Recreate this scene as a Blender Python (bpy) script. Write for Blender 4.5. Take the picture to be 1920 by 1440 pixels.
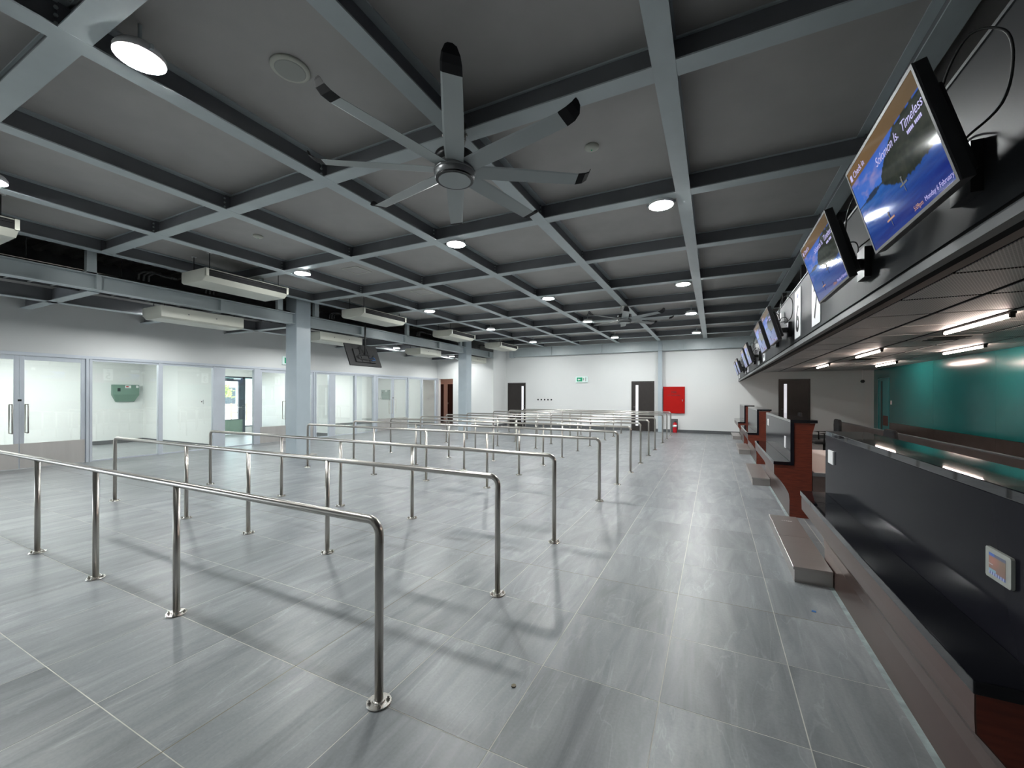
import bpy, bmesh, math, random
from mathutils import Vector, Matrix
random.seed(4)
PI = math.pi
SC = bpy.context.scene
COL = SC.collection
for o in list(bpy.data.objects):
    bpy.data.objects.remove(o)

# ------------------------------------------------------------------ camera
H = 1.47
F = 771.1
cam_d = bpy.data.cameras.new('camera'); cam = bpy.data.objects.new('camera', cam_d); COL.objects.link(cam)
cam_d.sensor_fit = 'HORIZONTAL'; cam_d.sensor_width = 36.0
cam_d.lens = F * 36.0 / 1920.0
cam_d.shift_y = (741.3 - 720.0) / 1920.0
cam_d.clip_start = 0.05; cam_d.clip_end = 300
cam.location = (0, 0, H)
YAW = math.radians(26.163)
cam.rotation_euler = (Matrix.Rotation(YAW, 4, 'Z') @ Matrix.Rotation(PI/2, 4, 'X') @ Matrix.Rotation(math.radians(0.145), 4, 'Z')).to_euler()
SC.camera = cam

# ------------------------------------------------------------------ world, exposure
w = bpy.data.worlds.new('world'); SC.world = w; w.use_nodes = True
wn = w.node_tree; bg = wn.nodes['Background']
bg.inputs[0].default_value = (0.80, 0.90, 1.0, 1); bg.inputs[1].default_value = 8.0
SC.view_settings.view_transform = 'Standard'; SC.view_settings.look = 'None'
SC.view_settings.gamma = 1; SC.view_settings.use_curve_mapping = False
SC.view_settings.exposure = 0.0
SC.cycles.max_bounces = 7
LAMP = 470.0          # hall downlights
LAMP_LEFT = 420.0      # downlights over the strip in front of the glazing
TUBE = 62.0           # counter tubes
ROOM = 44.0           # panels in the rooms behind the glass
sun_d = bpy.data.lights.new('sun', 'SUN'); sun = bpy.data.objects.new('sun', sun_d); COL.objects.link(sun)
sun_d.energy = 6.0; sun_d.angle = 0.01; sun_d.color = (1, .96, .88)
sun.rotation_euler = (math.radians(38), 0, math.radians(200))

# ------------------------------------------------------------------ materials
def mat(name, col, rough=.5, metal=0.0, noise=0.0, nscale=6.0, bump=0.0, bscale=60.0, stretch=(1, 1, 1), spec=.5, emit=None, es=0.0, coat=0.0, rvar=0.0):
    m = bpy.data.materials.new(name); m.use_nodes = True
    nt = m.node_tree; b = nt.nodes['Principled BSDF']
    b.inputs['Base Color'].default_value = (*col, 1)
    b.inputs['Roughness'].default_value = rough; b.inputs['Metallic'].default_value = metal
    b.inputs['Specular IOR Level'].default_value = spec
    b.inputs['Coat Weight'].default_value = coat
    if emit:
        b.inputs['Emission Color'].default_value = (*emit, 1); b.inputs['Emission Strength'].default_value = es
    if noise or bump or rvar:
        g = nt.nodes.new('ShaderNodeNewGeometry'); mp = nt.nodes.new('ShaderNodeMapping')
        mp.inputs['Scale'].default_value = stretch
        nt.links.new(g.outputs['Position'], mp.inputs['Vector'])
    if noise or rvar:
        n = nt.nodes.new('ShaderNodeTexNoise'); n.inputs['Scale'].default_value = nscale; n.inputs['Detail'].default_value = 5
        nt.links.new(mp.outputs[0], n.inputs['Vector'])
    if noise:
        r = nt.nodes.new('ShaderNodeMapRange')
        r.inputs[1].default_value = .3; r.inputs[2].default_value = .7
        r.inputs[3].default_value = 1 - noise; r.inputs[4].default_value = 1 + noise
        nt.links.new(n.outputs[0], r.inputs[0])
        v = nt.nodes.new('ShaderNodeVectorMath'); v.operation = 'SCALE'; v.inputs[0].default_value = col
        nt.links.new(r.outputs[0], v.inputs['Scale']); nt.links.new(v.outputs[0], b.inputs['Base Color'])
    if rvar:
        r2 = nt.nodes.new('ShaderNodeMapRange')
        r2.inputs[1].default_value = .3; r2.inputs[2].default_value = .7
        r2.inputs[3].default_value = rough * (1 - rvar); r2.inputs[4].default_value = rough * (1 + rvar)
        nt.links.new(n.outputs[0], r2.inputs[0]); nt.links.new(r2.outputs[0], b.inputs['Roughness'])
    if bump:
        n2 = nt.nodes.new('ShaderNodeTexNoise'); n2.inputs['Scale'].default_value = bscale; n2.inputs['Detail'].default_value = 3
        nt.links.new(mp.outputs[0], n2.inputs['Vector'])
        bp = nt.nodes.new('ShaderNodeBump'); bp.inputs['Strength'].default_value = bump; bp.inputs['Distance'].default_value = .004
        nt.links.new(n2.outputs[0], bp.inputs['Height']); nt.links.new(bp.outputs[0], b.inputs['Normal'])
    return m

M = {}
M['white'] = mat('white_paint', (.70, .71, .705), .55, noise=.02, nscale=.8, bump=.05, bscale=120)
M['roomwhite'] = mat('room_paint', (.74, .76, .745), .6)
M['pinkwall'] = mat('corridor_paint', (.66, .50, .44), .6)
M['ceil'] = mat('dark_ceiling_board', (.42, .405, .39), .6, noise=.05, nscale=3, bump=.12, bscale=90)
M['beam'] = mat('bluegrey_steel_paint', (.47, .525, .54), .38, noise=.04, nscale=5, bump=.03, bscale=200)
M['web'] = mat('shaded_web_tone', (.17, .175, .19), .5, noise=.05, nscale=5)  # beam colour darkened: shade on the webs is put into this tone
M['column'] = mat('column_paint', (.40, .46, .50), .33, noise=.03, nscale=4, bump=.03, bscale=60)
M['dark'] = mat('dark_void_board', (.35, .35, .35), .8, noise=.15, nscale=2)
M['deck'] = mat('galvanised_deck', (.6, .6, .56), .5, .1, noise=.1, nscale=4)
M['base'] = mat('grey_skirting', (.09, .095, .10), .5)
M['steel'] = mat('brushed_stainless', (.48, .455, .42), .29, 1.0, noise=.04, nscale=5)
M['steelb'] = mat('bolt_steel', (.62, .60, .56), .25, 1.0)
M['alu'] = mat('anodised_aluminium', (.60, .64, .70), .34, .35, noise=.02, nscale=5)
M['kick'] = mat('brushed_kick_plate', (.58, .56, .54), .42, .6, noise=.05, nscale=8, stretch=(1, 1, .1))
M['granite'] = mat('black_granite', (.005, .0055, .008), .03, spec=.4)
M['granitep'] = mat('dark_granite_panel', (.010, .010, .014), .14, spec=.03)
M['wood'] = mat('red_brown_laminate', (.125, .022, .010), .42, noise=.28, nscale=9, stretch=(1, 1, 7), bump=.04, bscale=30)
M['front'] = mat('satin_steel_cladding', (.095, .056, .047), .28, .5, spec=.15, noise=.05, nscale=10, stretch=(1, .1, 1))
M['scale'] = mat('brushed_scale_plate', (.47, .44, .42), .33, .9, noise=.05, nscale=3, stretch=(1, 9, 1), rvar=.12)
M['fantip'] = mat('fan_tip_plastic', (.010, .010, .011), .75, spec=.2)
M['black'] = mat('black_plastic', (.012, .012, .013), .35)
M['blackm'] = mat('black_matt', (.016, .016, .017), .6)
M['fascia'] = mat('charcoal_fascia', (.036, .038, .041), .42, .0, spec=.08, noise=.1, nscale=3)
M['strip'] = mat('grey_edge_strip', (.13, .135, .14), .45, .2)
M['soffit'] = mat('black_soffit', (.010, .0095, .0095), .85, spec=.12)
M['teal'] = mat('teal_glossy_panel', (.014, .165, .170), .16, noise=.08, nscale=1.2, spec=.5)
M['tealdoor'] = mat('teal_door_paint', (.035, .30, .31), .3)
M['doord'] = mat('dark_brown_door', (.022, .017, .015), .35, noise=.2, nscale=6, stretch=(8, 8, 1))
M['doorr'] = mat('mahogany_door', (.030, .009, .006), .4)
M['acw'] = mat('cream_enamel', (.56, .56, .49), .36, noise=.02)
M['cream'] = mat('cream_plastic', (.55, .56, .49), .5)
M['whitep'] = mat('white_plastic', (.75, .75, .75), .4)
M['fan'] = mat('fan_grey_enamel', (.29, .32, .32), .36)
M['fanhub'] = mat('fan_hub_metal', (.22, .225, .23), .3, .6)
M['red'] = mat('red_enamel', (.40, .007, .005), .45, noise=.05, spec=.15)
M['redg'] = mat('extinguisher_red', (.55, .01, .02), .2)
M['green'] = mat('grey_green_enamel', (.16, .25, .20), .4)
M['signg'] = mat('exit_green', (.0, .22, .10), .4, emit=(.0, .32, .16), es=.35)
M['signw'] = mat('sign_white', (.78, .78, .80), .35)
M['signl'] = mat('exit_diffuser', (.6, .7, .68), .4, emit=(.7, .9, .85), es=.25)
M['ink'] = mat('black_ink', (.01, .01, .012), .5)
M['navyframe'] = mat('navy_door_frame', (.045, .065, .085), .35)
M['emit'] = mat('lamp_diffuser', (1, 1, 1), .5, emit=(.97, 1.0, .99), es=LAMP)
M['emitl'] = mat('lamp_diffuser_left', (1, 1, 1), .5, emit=(.97, 1.0, .99), es=LAMP_LEFT)
M['tube'] = mat('warm_tube', (1, 1, 1), .5, emit=(1.0, .80, .70), es=TUBE)
M['roomlamp'] = mat('room_panel_diffuser', (1, 1, 1), .5, emit=(.98, 1.0, .985), es=ROOM)
M['corrlamp'] = mat('corridor_diffuser', (1, 1, 1), .5, emit=(1.0, .72, .6), es=ROOM * .5)
M['slit'] = mat('lit_vision_glass', (.6, .6, .62), .1, emit=(.86, .86, .92), es=.75)
M['grout'] = mat('light_grout', (.52, .50, .46), .8, noise=.2, nscale=4)
M['joint'] = mat('ochre_movement_joint', (.16, .135, .09), .7)
M['seal'] = mat('grey_green_sealant', (.24, .29, .29), .6, noise=.25, nscale=15)
M['mortar'] = mat('mortar_smear', (.36, .34, .31), .8, noise=.3, nscale=14)
M['cable'] = mat('black_cable', (.01, .01, .01), .5)
M['bluec'] = mat('blue_cable_tag', (.02, .12, .35), .4)
M['fabric'] = mat('chair_fabric', (.015, .015, .017), .8)
M['dsteel'] = mat('dark_satin_steel', (.22, .175, .16), .30, .85, noise=.1, nscale=4)
M['deskw'] = mat('pale_desk_laminate', (.62, .52, .48), .35)
M['sand'] = mat('pale_ground', (.62, .58, .50), .9, noise=.1)
M['housew'] = mat('house_wall', (.70, .68, .64), .8)
M['roof'] = mat('pale_teal_roof', (.25, .48, .46), .5)
M['leaf'] = mat('leaf_green', (.34, .42, .16), .7, noise=.4, nscale=20)
M['fence'] = mat('fence_wood', (.35, .25, .18), .8)
M['texto'] = mat('screen_orange_text', (0, 0, 0), .5, emit=(.55, .25, .12), es=.6)

# floor tile: slate-look porcelain, veins along y, each tile with a shade of its own
def tile_material():
    m = bpy.data.materials.new('slate_porcelain_tile'); m.use_nodes = True
    nt = m.node_tree; b = nt.nodes['Principled BSDF']; N = nt.nodes.new; L = nt.links.new
    g = N('ShaderNodeNewGeometry')
    off = N('ShaderNodeVectorMath'); off.operation = 'ADD'; off.inputs[1].default_value = (-.366, -.285, 0)
    L(g.outputs['Position'], off.inputs[0])
    dv = N('ShaderNodeVectorMath'); dv.operation = 'SCALE'; dv.inputs['Scale'].default_value = 1/.6
    L(off.outputs[0], dv.inputs[0])
    fl = N('ShaderNodeVectorMath'); fl.operation = 'FLOOR'; L(dv.outputs[0], fl.inputs[0])
    wn_ = N('ShaderNodeTexWhiteNoise'); wn_.noise_dimensions = '3D'
    fx = N('ShaderNodeVectorMath'); fx.operation = 'MULTIPLY'; fx.inputs[1].default_value = (1, 1, 0); L(fl.outputs[0], fx.inputs[0])
    L(fx.outputs[0], wn_.inputs['Vector'])
    sc = N('ShaderNodeVectorMath'); sc.operation = 'SCALE'; sc.inputs['Scale'].default_value = 9.0
    L(wn_.outputs['Color'], sc.inputs[0])
    ad = N('ShaderNodeVectorMath'); ad.operation = 'ADD'; L(g.outputs['Position'], ad.inputs[0]); L(sc.outputs[0], ad.inputs[1])
    mp = N('ShaderNodeMapping'); mp.inputs['Rotation'].default_value = (0, 0, .10); mp.inputs['Scale'].default_value = (4.2, .75, 1)
    L(ad.outputs[0], mp.inputs['Vector'])
    n1 = N('ShaderNodeTexNoise'); n1.inputs['Scale'].default_value = 1.3; n1.inputs['Detail'].default_value = 8; n1.inputs['Roughness'].default_value = .62; n1.inputs['Distortion'].default_value = .9
    L(mp.outputs[0], n1.inputs['Vector'])
    n2 = N('ShaderNodeTexNoise'); n2.inputs['Scale'].default_value = 75; n2.inputs['Detail'].default_value = 2
    L(g.outputs['Position'], n2.inputs['Vector'])
    cr = N('ShaderNodeValToRGB')
    e = cr.color_ramp.elements
    e[0].position = .30; e[0].color = (.118, .128, .137, 1)
    e[1].position = .72; e[1].color = (.270, .281, .288, 1)
    a = e.new(.5); a.color = (.185, .197, .206, 1)
    L(n1.outputs[0], cr.inputs[0])
    # thin wandering veins
    v1 = N('ShaderNodeTexNoise'); v1.inputs['Scale'].default_value = .9; v1.inputs['Detail'].default_value = 5; v1.inputs['Distortion'].default_value = .6
    L(mp.outputs[0], v1.inputs['Vector'])
    s1 = N('ShaderNodeMath'); s1.operation = 'SUBTRACT'; s1.inputs[1].default_value = .5; L(v1.outputs[0], s1.inputs[0])
    s2 = N('ShaderNodeMath'); s2.operation = 'ABSOLUTE'; L(s1.outputs[0], s2.inputs[0])
    s3 = N('ShaderNodeMapRange'); s3.inputs[1].default_value = 0; s3.inputs[2].default_value = .008; s3.inputs[3].default_value = 1.22; s3.inputs[4].default_value = 1.0
    L(s2.outputs[0], s3.inputs[0])
    tv = N('ShaderNodeMapRange'); tv.inputs[3].default_value = .90; tv.inputs[4].default_value = 1.10; L(wn_.outputs['Value'], tv.inputs[0])
    gr = N('ShaderNodeMapRange'); gr.inputs[3].default_value = .86; gr.inputs[4].default_value = 1.14; L(n2.outputs[0], gr.inputs[0])
    m1 = N('ShaderNodeMath'); m1.operation = 'MULTIPLY'; L(tv.outputs[0], m1.inputs[0]); L(gr.outputs[0], m1.inputs[1])
    m2 = N('ShaderNodeMath'); m2.operation = 'MULTIPLY'; L(m1.outputs[0], m2.inputs[0]); L(s3.outputs[0], m2.inputs[1])
    vs = N('ShaderNodeVectorMath'); vs.operation = 'SCALE'; L(cr.outputs[0], vs.inputs[0]); L(m2.outputs[0], vs.inputs['Scale'])
    L(vs.outputs[0], b.inputs['Base Color'])
    rr = N('ShaderNodeMapRange'); rr.inputs[3].default_value = .30; rr.inputs[4].default_value = .42; L(n1.outputs[0], rr.inputs[0])
    L(rr.outputs[0], b.inputs['Roughness'])
    bp = N('ShaderNodeBump'); bp.inputs['Strength'].default_value = .12; bp.inputs['Distance'].default_value = .003
    L(n1.outputs[0], bp.inputs['Height']); L(bp.outputs[0], b.inputs['Normal'])
    return m
M['tile'] = tile_material()

def glass_material(name, tint, refl=.10):
    m = bpy.data.materials.new(name); m.use_nodes = True
    nt = m.node_tree; nt.nodes.clear(); N = nt.nodes.new; L = nt.links.new
    t = N('ShaderNodeBsdfTransparent'); t.inputs[0].default_value = (*tint, 1)
    g = N('ShaderNodeBsdfGlossy'); g.inputs['Roughness'].default_value = .02; g.inputs[0].default_value = (1, 1, 1, 1)
    f = N('ShaderNodeLayerWeight'); f.inputs[0].default_value = .30
    mr = N('ShaderNodeMapRange'); mr.inputs[3].default_value = refl * .5; mr.inputs[4].default_value = .75
    L(f.outputs['Fresnel'], mr.inputs[0])
    mx = N('ShaderNodeMixShader'); L(mr.outputs[0], mx.inputs[0]); L(t.outputs[0], mx.inputs[1]); L(g.outputs[0], mx.inputs[2])
    o = N('ShaderNodeOutputMaterial'); L(mx.outputs[0], o.inputs[0])
    return m
M['glass'] = glass_material('greenish_partition_glass', (.965, .985, .975), .08)

def mesh_panel_material():       # expanded metal lay-in panel
    m = mat('expanded_mesh_panel', (.2, .195, .19), .5, .3)
    nt = m.node_tree; b = nt.nodes['Principled BSDF']; N = nt.nodes.new; L = nt.links.new
    g = N('ShaderNodeNewGeometry'); mp = N('ShaderNodeMapping'); mp.inputs['Scale'].default_value = (55, 28, 1)
    L(g.outputs['Position'], mp.inputs['Vector'])
    br = N('ShaderNodeTexBrick'); br.inputs['Scale'].default_value = 1.0; br.inputs['Mortar Size'].default_value = .16
    br.inputs['Color1'].default_value = (.05, .05, .05, 1); br.inputs['Color2'].default_value = (.06, .06, .06, 1)
    br.inputs['Mortar'].default_value = (.55, .54, .53, 1); br.inputs['Row Height'].default_value = .5; br.inputs['Brick Width'].default_value = 1.0
    L(mp.outputs[0], br.inputs['Vector']); L(br.outputs['Color'], b.inputs['Base Color'])
    return m
M['mesh'] = mesh_panel_material()

# ------------------------------------------------------------------ mesh helpers
def smooth(pts, n=5):
    P = [Vector(p) for p in pts]; P = [P[0]*2 - P[1]] + P + [P[-1]*2 - P[-2]]; out = []
    for i in range(1, len(P) - 2):
        for k in range(n):
            t = k / n; a, b, c, d = P[i-1], P[i], P[i+1], P[i+2]
            out.append(.5 * ((2*b) + (c - a)*t + (2*a - 5*b + 4*c - d)*t*t + (3*b - a - 3*c + d)*t**3))
    return out + [P[-2]]
class MB:
    def __init__(s): s.v = []; s.f = []; s.sm = []; s.dark = set()
    def add(s, vs, fs, smooth=False):
        n = len(s.v); s.v += [tuple(p) for p in vs]
        s.f += [tuple(i + n for i in f) for f in fs]; s.sm += [smooth] * len(fs); return s
    def box(s, x0, x1, y0, y1, z0, z1):
        vs = [(x, y, z) for z in (z0, z1) for y in (y0, y1) for x in (x0, x1)]
        return s.add(vs, [(0, 2, 3, 1), (4, 5, 7, 6), (0, 1, 5, 4), (2, 6, 7, 3), (0, 4, 6, 2), (1, 3, 7, 5)])
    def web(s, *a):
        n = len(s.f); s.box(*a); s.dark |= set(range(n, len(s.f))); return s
    def obox(s, c, ax, ay, az, hx, hy, hz):
        c = Vector(c); ax, ay, az = Vector(ax).normalized() * hx, Vector(ay).normalized() * hy, Vector(az).normalized() * hz
        vs = [c + ax * i + ay * j + az * k for k in (-1, 1) for j in (-1, 1) for i in (-1, 1)]
        return s.add(vs, [(0, 2, 3, 1), (4, 5, 7, 6), (0, 1, 5, 4), (2, 6, 7, 3), (0, 4, 6, 2), (1, 3, 7, 5)])
    def prism(s, pts, axis, a, b, smooth=False):
        n = len(pts)
        def P(p, t):
            if axis == 'y': return (p[0], t, p[1])
            if axis == 'x': return (t, p[0], p[1])
            return (p[0], p[1], t)
        vs = [P(p, a) for p in pts] + [P(p, b) for p in pts]
        s.add(vs, [tuple(range(n)), tuple(range(2 * n - 1, n - 1, -1))])
        m = len(s.v) - 2 * n
        for i in range(n):
            j = (i + 1) % n
            s.f.append((m + i, m + n + i, m + n + j, m + j)); s.sm.append(smooth)
        return s
    def lathe(s, prof, c=(0, 0, 0), n=24, axis='z', smooth=True):
        vs = []
        for r, z in prof:
            for k in range(n):
                a = 2 * PI * k / n; u, v = r * math.cos(a), r * math.sin(a)
                if axis == 'z': p = (c[0] + u, c[1] + v, c[2] + z)
                elif axis == 'x': p = (c[0] + z, c[1] + u, c[2] + v)
                else: p = (c[0] + u, c[1] + z, c[2] + v)
                vs.append(p)
        fs = []
        for i in range(len(prof) - 1):
            for k in range(n):
                j = (k + 1) % n
                fs.append((i*n + k, i*n + j, (i+1)*n + j, (i+1)*n + k))
        s.add(vs, fs, smooth)
        m = len(s.v) - len(vs)
        s.f.append(tuple(m + k for k in range(n - 1, -1, -1))); s.sm.append(False)
        s.f.append(tuple(m + (len(prof)-1)*n + k for k in range(n))); s.sm.append(False)
        return s
    def tube(s, pts, r, n=12):
        pts = [Vector(p) for p in pts]; rings = []
        t0 = (pts[1] - pts[0]).normalized()
        up = Vector((0, 0, 1)) if abs(t0.z) < .9 else Vector((0, 1, 0))
        u = t0.cross(up).normalized()
        for i, p in enumerate(pts):
            if i == 0: t = t0
            elif i == len(pts) - 1: t = (pts[i] - pts[i-1]).normalized()
            else: t = ((pts[i] - pts[i-1]).normalized() + (pts[i+1] - pts[i]).normalized()).normalized()
            u = (u - t * u.dot(t)).normalized(); v = t.cross(u)
            rings += [p + (u * math.cos(2*PI*k/n) + v * math.sin(2*PI*k/n)) * r for k in range(n)]
        fs = []
        for i in range(len(pts) - 1):
            for k in range(n):
                j = (k + 1) % n; fs.append((i*n + k, i*n + j, (i+1)*n + j, (i+1)*n + k))
        s.add(rings, fs, True); m = len(s.v) - len(rings)
        s.f.append(tuple(m + k for k in range(n - 1, -1, -1))); s.sm.append(False)
        s.f.append(tuple(m + (len(pts)-1)*n + k for k in range(n))); s.sm.append(False)
        return s
    def build(s, name, material, parent=None, bevel=0.0, **props):
        me = bpy.data.meshes.new(name)
        o0 = Vector((0, 0, 0))
        q = parent
        while q is not None: o0 += q.location; q = q.parent
        me.from_pydata([tuple(Vector(p) - o0) for p in s.v], [], s.f)
        for p, sm in zip(me.polygons, s.sm): p.use_smooth = sm
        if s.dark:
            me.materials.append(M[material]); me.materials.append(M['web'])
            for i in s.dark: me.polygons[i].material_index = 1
        bm = bmesh.new(); bm.from_mesh(me)
        bmesh.ops.recalc_face_normals(bm, faces=bm.faces)
        bm.to_mesh(me); bm.free()
        if not s.dark: me.materials.append(M[material] if isinstance(material, str) else material)
        o = bpy.data.objects.new(name, me); COL.objects.link(o); o.parent = parent
        if bevel:
            b = o.modifiers.new('bevel', 'BEVEL'); b.width = bevel; b.segments = 2; b.limit_method = 'ANGLE'; b.angle_limit = .6
        for k, v in props.items(): o[k] = v
        return o

def B(*a): return MB().box(*a)
def thing(name, label, cat, loc=(0, 0, 0), group=None, rz=0):
    o = bpy.data.objects.new(name, None); COL.objects.link(o); o.location = loc; o.rotation_euler = (0, 0, rz)
    o.empty_display_size = .1
    o['label'] = label; o['category'] = cat
    if group: o['group'] = group
    return o
def tag(o, label, cat, group=None):
    o['label'] = label; o['category'] = cat
    if group: o['group'] = group
    return o
def struct(o, label=None):
    o['kind'] = 'structure'
    if label: o['label'] = label
    return o
def sroot(name, label, loc=(0, 0, 0)):
    o = bpy.data.objects.new(name, None); COL.objects.link(o); o.location = loc; o['kind'] = 'structure'; o['label'] = label
    o.empty_display_size = .1
    return o
def copy_tree(o, parent=None):
    c = o.copy(); COL.objects.link(c); c.parent = parent
    for ch in list(o.children): copy_tree(ch, c)
    return c
def add_text(s, size, material, name, parent, origin, ux, uz, align='LEFT', ext=.0008, bold=0.0, xs=1.0, shear=0):
    """flat lettering: origin = baseline start, ux = reading direction, uz = up"""
    cu = bpy.data.curves.new(name, 'FONT'); cu.body = s; cu.size = size; cu.align_x = align; cu.extrude = ext; cu.offset = bold; cu.shear = shear
    t = bpy.data.objects.new('tmp', cu); COL.objects.link(t)
    dg = bpy.context.evaluated_depsgraph_get(); dg.update()
    me = bpy.data.meshes.new_from_object(t.evaluated_get(dg))
    bpy.data.objects.remove(t)
    ux = Vector(ux).normalized(); uz = Vector(uz).normalized(); n = ux.cross(uz)
    o0 = Vector((0, 0, 0)); q = parent
    while q is not None: o0 += q.location; q = q.parent
    base = Vector(origin) - o0
    for v in me.vertices:
        c = v.co.copy(); v.co = base + ux * c.x * xs + uz * c.y + n * c.z
    me.materials.clear(); me.materials.append(M[material])
    me.name = name
    o = bpy.data.objects.new(name, me); COL.objects.link(o); o.parent = parent
    return o

# ------------------------------------------------------------------ room shell
XG = -12.2      # glazing line
XR = 4.83       # teal wall
YB = 17.75      # back wall
YN = -4.0       # wall behind the viewer
ZB = 3.70       # underside of ceiling beams
ZC = 3.905      # ceiling board
XBK = -16.1     # rear wall of glazed rooms

floor = sroot('floor', 'large light grey slate-look tiled floor of the hall')
B(XBK - .2, XR + .2, YN - .2, 19.8, -.12, -.0007).build('grout_bed', 'grout', floor)
# tiles: 0.6 m grid; the 300 that show largest are pieces of their own
TX0, TY0 = .366, .285
def project(x, y, z=0):
    cx = x * math.cos(YAW) + y * math.sin(YAW); cz = -x * math.sin(YAW) + y * math.cos(YAW)
    if cz < .15: return None
    return 960 + F * cx / cz, 741.3 - F * (z - H) / cz, cz
cand = []; rest = []
for i in range(-28, 8):
    for j in range(-8, 33):
        x0, y0 = TX0 + .6 * i, TY0 + .6 * j
        if x0 + .6 < XBK - .1 or x0 > XR or y0 > 19.7: continue
        best = None
        for dx in (0, .3, .6):
            for dy in (0, .3, .6):
                p = project(x0 + dx, y0 + dy)
                if p and 0 <= p[0] <= 1920 and p[1] <= 1440: best = p if best is None or p[2] < best[2] else best
        if best and x0 < .8 and x0 > XG: cand.append((best[2], x0, y0))
        else: rest.append((x0, y0))
cand.sort()
tile_me = None
G = .0024
for k, (d, x0, y0) in enumerate(cand):
    if k >= 300: rest.append((x0, y0)); continue
    if tile_me is None:
        o = MB().box(G, .6 - G, G, .6 - G, -.011, 0).build('tile', 'tile', floor); tile_me = o.data
    else:
        o = bpy.data.objects.new('tile', tile_me); COL.objects.link(o); o.parent = floor
    o.location = (x0, y0, 0)
mb = MB()
for x0, y0 in rest: mb.box(x0 + G, x0 + .6 - G, y0 + G, y0 + .6 - G, -.011, 0)
mb.build('distant_tiles', 'tile', floor, kind='stuff')
B(-2.037, -2.031, -1, 8, -.004, -.0002).build('movement_joint', 'joint', floor)
B(XG, .8, 3.282, 3.288, -.004, -.0002).build('movement_joint', 'joint', floor)
B(.797, .835, -1.2, 17.6, -.004, .0012).build('sealant_strip', 'seal', floor, label='pale worn sealant strip along the counter plinths')

# walls
def wall(name, label, boxes, material='white'):
    mb = MB()
    for b in boxes: mb.box(*b)
    return struct(mb.build(name, material), label)
wall('wall_back', 'white painted back wall with dark doors', [(-9.06, XR + .15, YB, YB + .15, 0, 4.0)])
wall('wall_back_left', 'white wall with corridor opening beside the glazing',
     [(-12.2, -12.1, 16.5, 16.65, 0, 4.4), (-12.1, -11.27, 16.5, 16.65, 2.26, 4.4), (-11.27, -9.06, 16.5, 16.65, 0, 4.4), (-9.16, -9.06, 16.65, YB + .15, 0, 4.4)])
wall('wall_left', 'white wall band above the glazed partition', [(XG - .10, XG + .0, YN, 16.5, 2.29, 4.4)])
wall('wall_front', 'white wall behind the viewer', [(XG, XR + .15, YN - .15, YN, 0, 4.4)])
wall('wall_right', 'grey wall above the teal panelling', [(XR + .02, XR + .15, YN, YB, 0, 4.4)], 'ceil')
wall('wall_left_rear', 'pale rear wall of the glazed rooms', [(XBK - .12, XBK, -1.0, 8.72, 0, 2.7), (XBK - .12, XBK, 8.72, 10.22, 2.14, 2.7), (XBK - .12, XBK, 9.62, 10.22, 0, .25), (XBK - .12, XBK, 10.22, 16.6, 0, 2.7)], 'roomwhite')
wall('wall_left_rooms', 'pale partition walls between the glazed rooms',
     [(XBK, XG - .065, 6.48, 6.70, 0, 2.7), (XBK, XG - .065, 10.22, 10.40, 0, 2.7), (XBK, XG - .001, 16.5, 16.65, 0, 2.7), (XBK, XG - .065, -1.1, -1.0, 0, 2.7)], 'roomwhite')
wall('wall_corridor', 'pinkish corridor walls beyond the opening', [(-14.5, -9.2, 18.6, 18.7, 0, 2.7), (-14.6, -14.5, 16.6, 18.7, 0, 2.7), (-9.3, -9.2, 16.6, 18.7, 0, 2.7)], 'pinkwall')
wall('ceiling_rooms', 'flat ceiling of the glazed rooms', [(XBK - .1, XG - .1, -1.1, 18.7, 2.55, 2.62), (XG - .1, -9.2, 16.65, 18.7, 2.55, 2.62)], 'roomwhite')

# ceiling boards and beams
ceil = sroot('ceiling', 'dark grey board ceiling with blue-grey steel beam grid')
B(-8.72, XR + .15, YN, YB + .1, ZC, ZC + .12).build('ceiling_board', 'ceil', ceil)
B(-12.3, -8.72, YN, YB + .1, 4.40, 4.46).build('roof_deck', 'deck', ceil)
mb = MB()
y = 0.0
while y < 17.5:
    mb.prism([(y, 4.40), (y + .03, 4.34), (y + .12, 4.34), (y + .15, 4.40)], 'x', -12.2, -8.75); y += .26
mb.build('deck_ribs', 'deck', ceil, kind='stuff')
B(-8.80, -8.72, YN, YB, ZC, 4.4).build('void_side_board', 'dark', ceil)
B(XG + .003, XG + .03, YN, 16.49, 3.40, 4.40).build('void_board', 'dark', ceil, label='dark board at the back of the ceiling void')
B(-12.19, -9.3, YN, 16.49, 3.40, 3.44).build('left_ceiling_board', 'ceil', ceil)
def ibeam(axis, c, a, b, zb, h=.19, wd=.15, name='beam', par=None, material='beam', tf=.012, tw=.008):
    mb = MB()
    if axis == 'y':
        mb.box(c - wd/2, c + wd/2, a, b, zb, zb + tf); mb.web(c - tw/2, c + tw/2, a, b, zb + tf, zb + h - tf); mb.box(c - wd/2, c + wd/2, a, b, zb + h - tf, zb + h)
    else:
        mb.box(a, b, c - wd/2, c + wd/2, zb, zb + tf); mb.box(a, b, c - tw/2, c + tw/2, zb + tf, zb + h - tf); mb.box(a, b, c - wd/2, c + wd/2, zb + h - tf, zb + h)
    return mb.build(name, material, par)
BX = [-8.65, -7.03, -5.35, -3.66, -2.00, -.31, 1.27, 2.95]
BY = [-2.7, -.8, 1.10, 3.005, 4.90, 6.75, 8.65, 10.53, 12.35, 14.25, 16.3]
for x in BX: ibeam('y', x, YN, YB - .12, ZB, ZC - ZB - .001, par=ceil, wd=.15)
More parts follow.
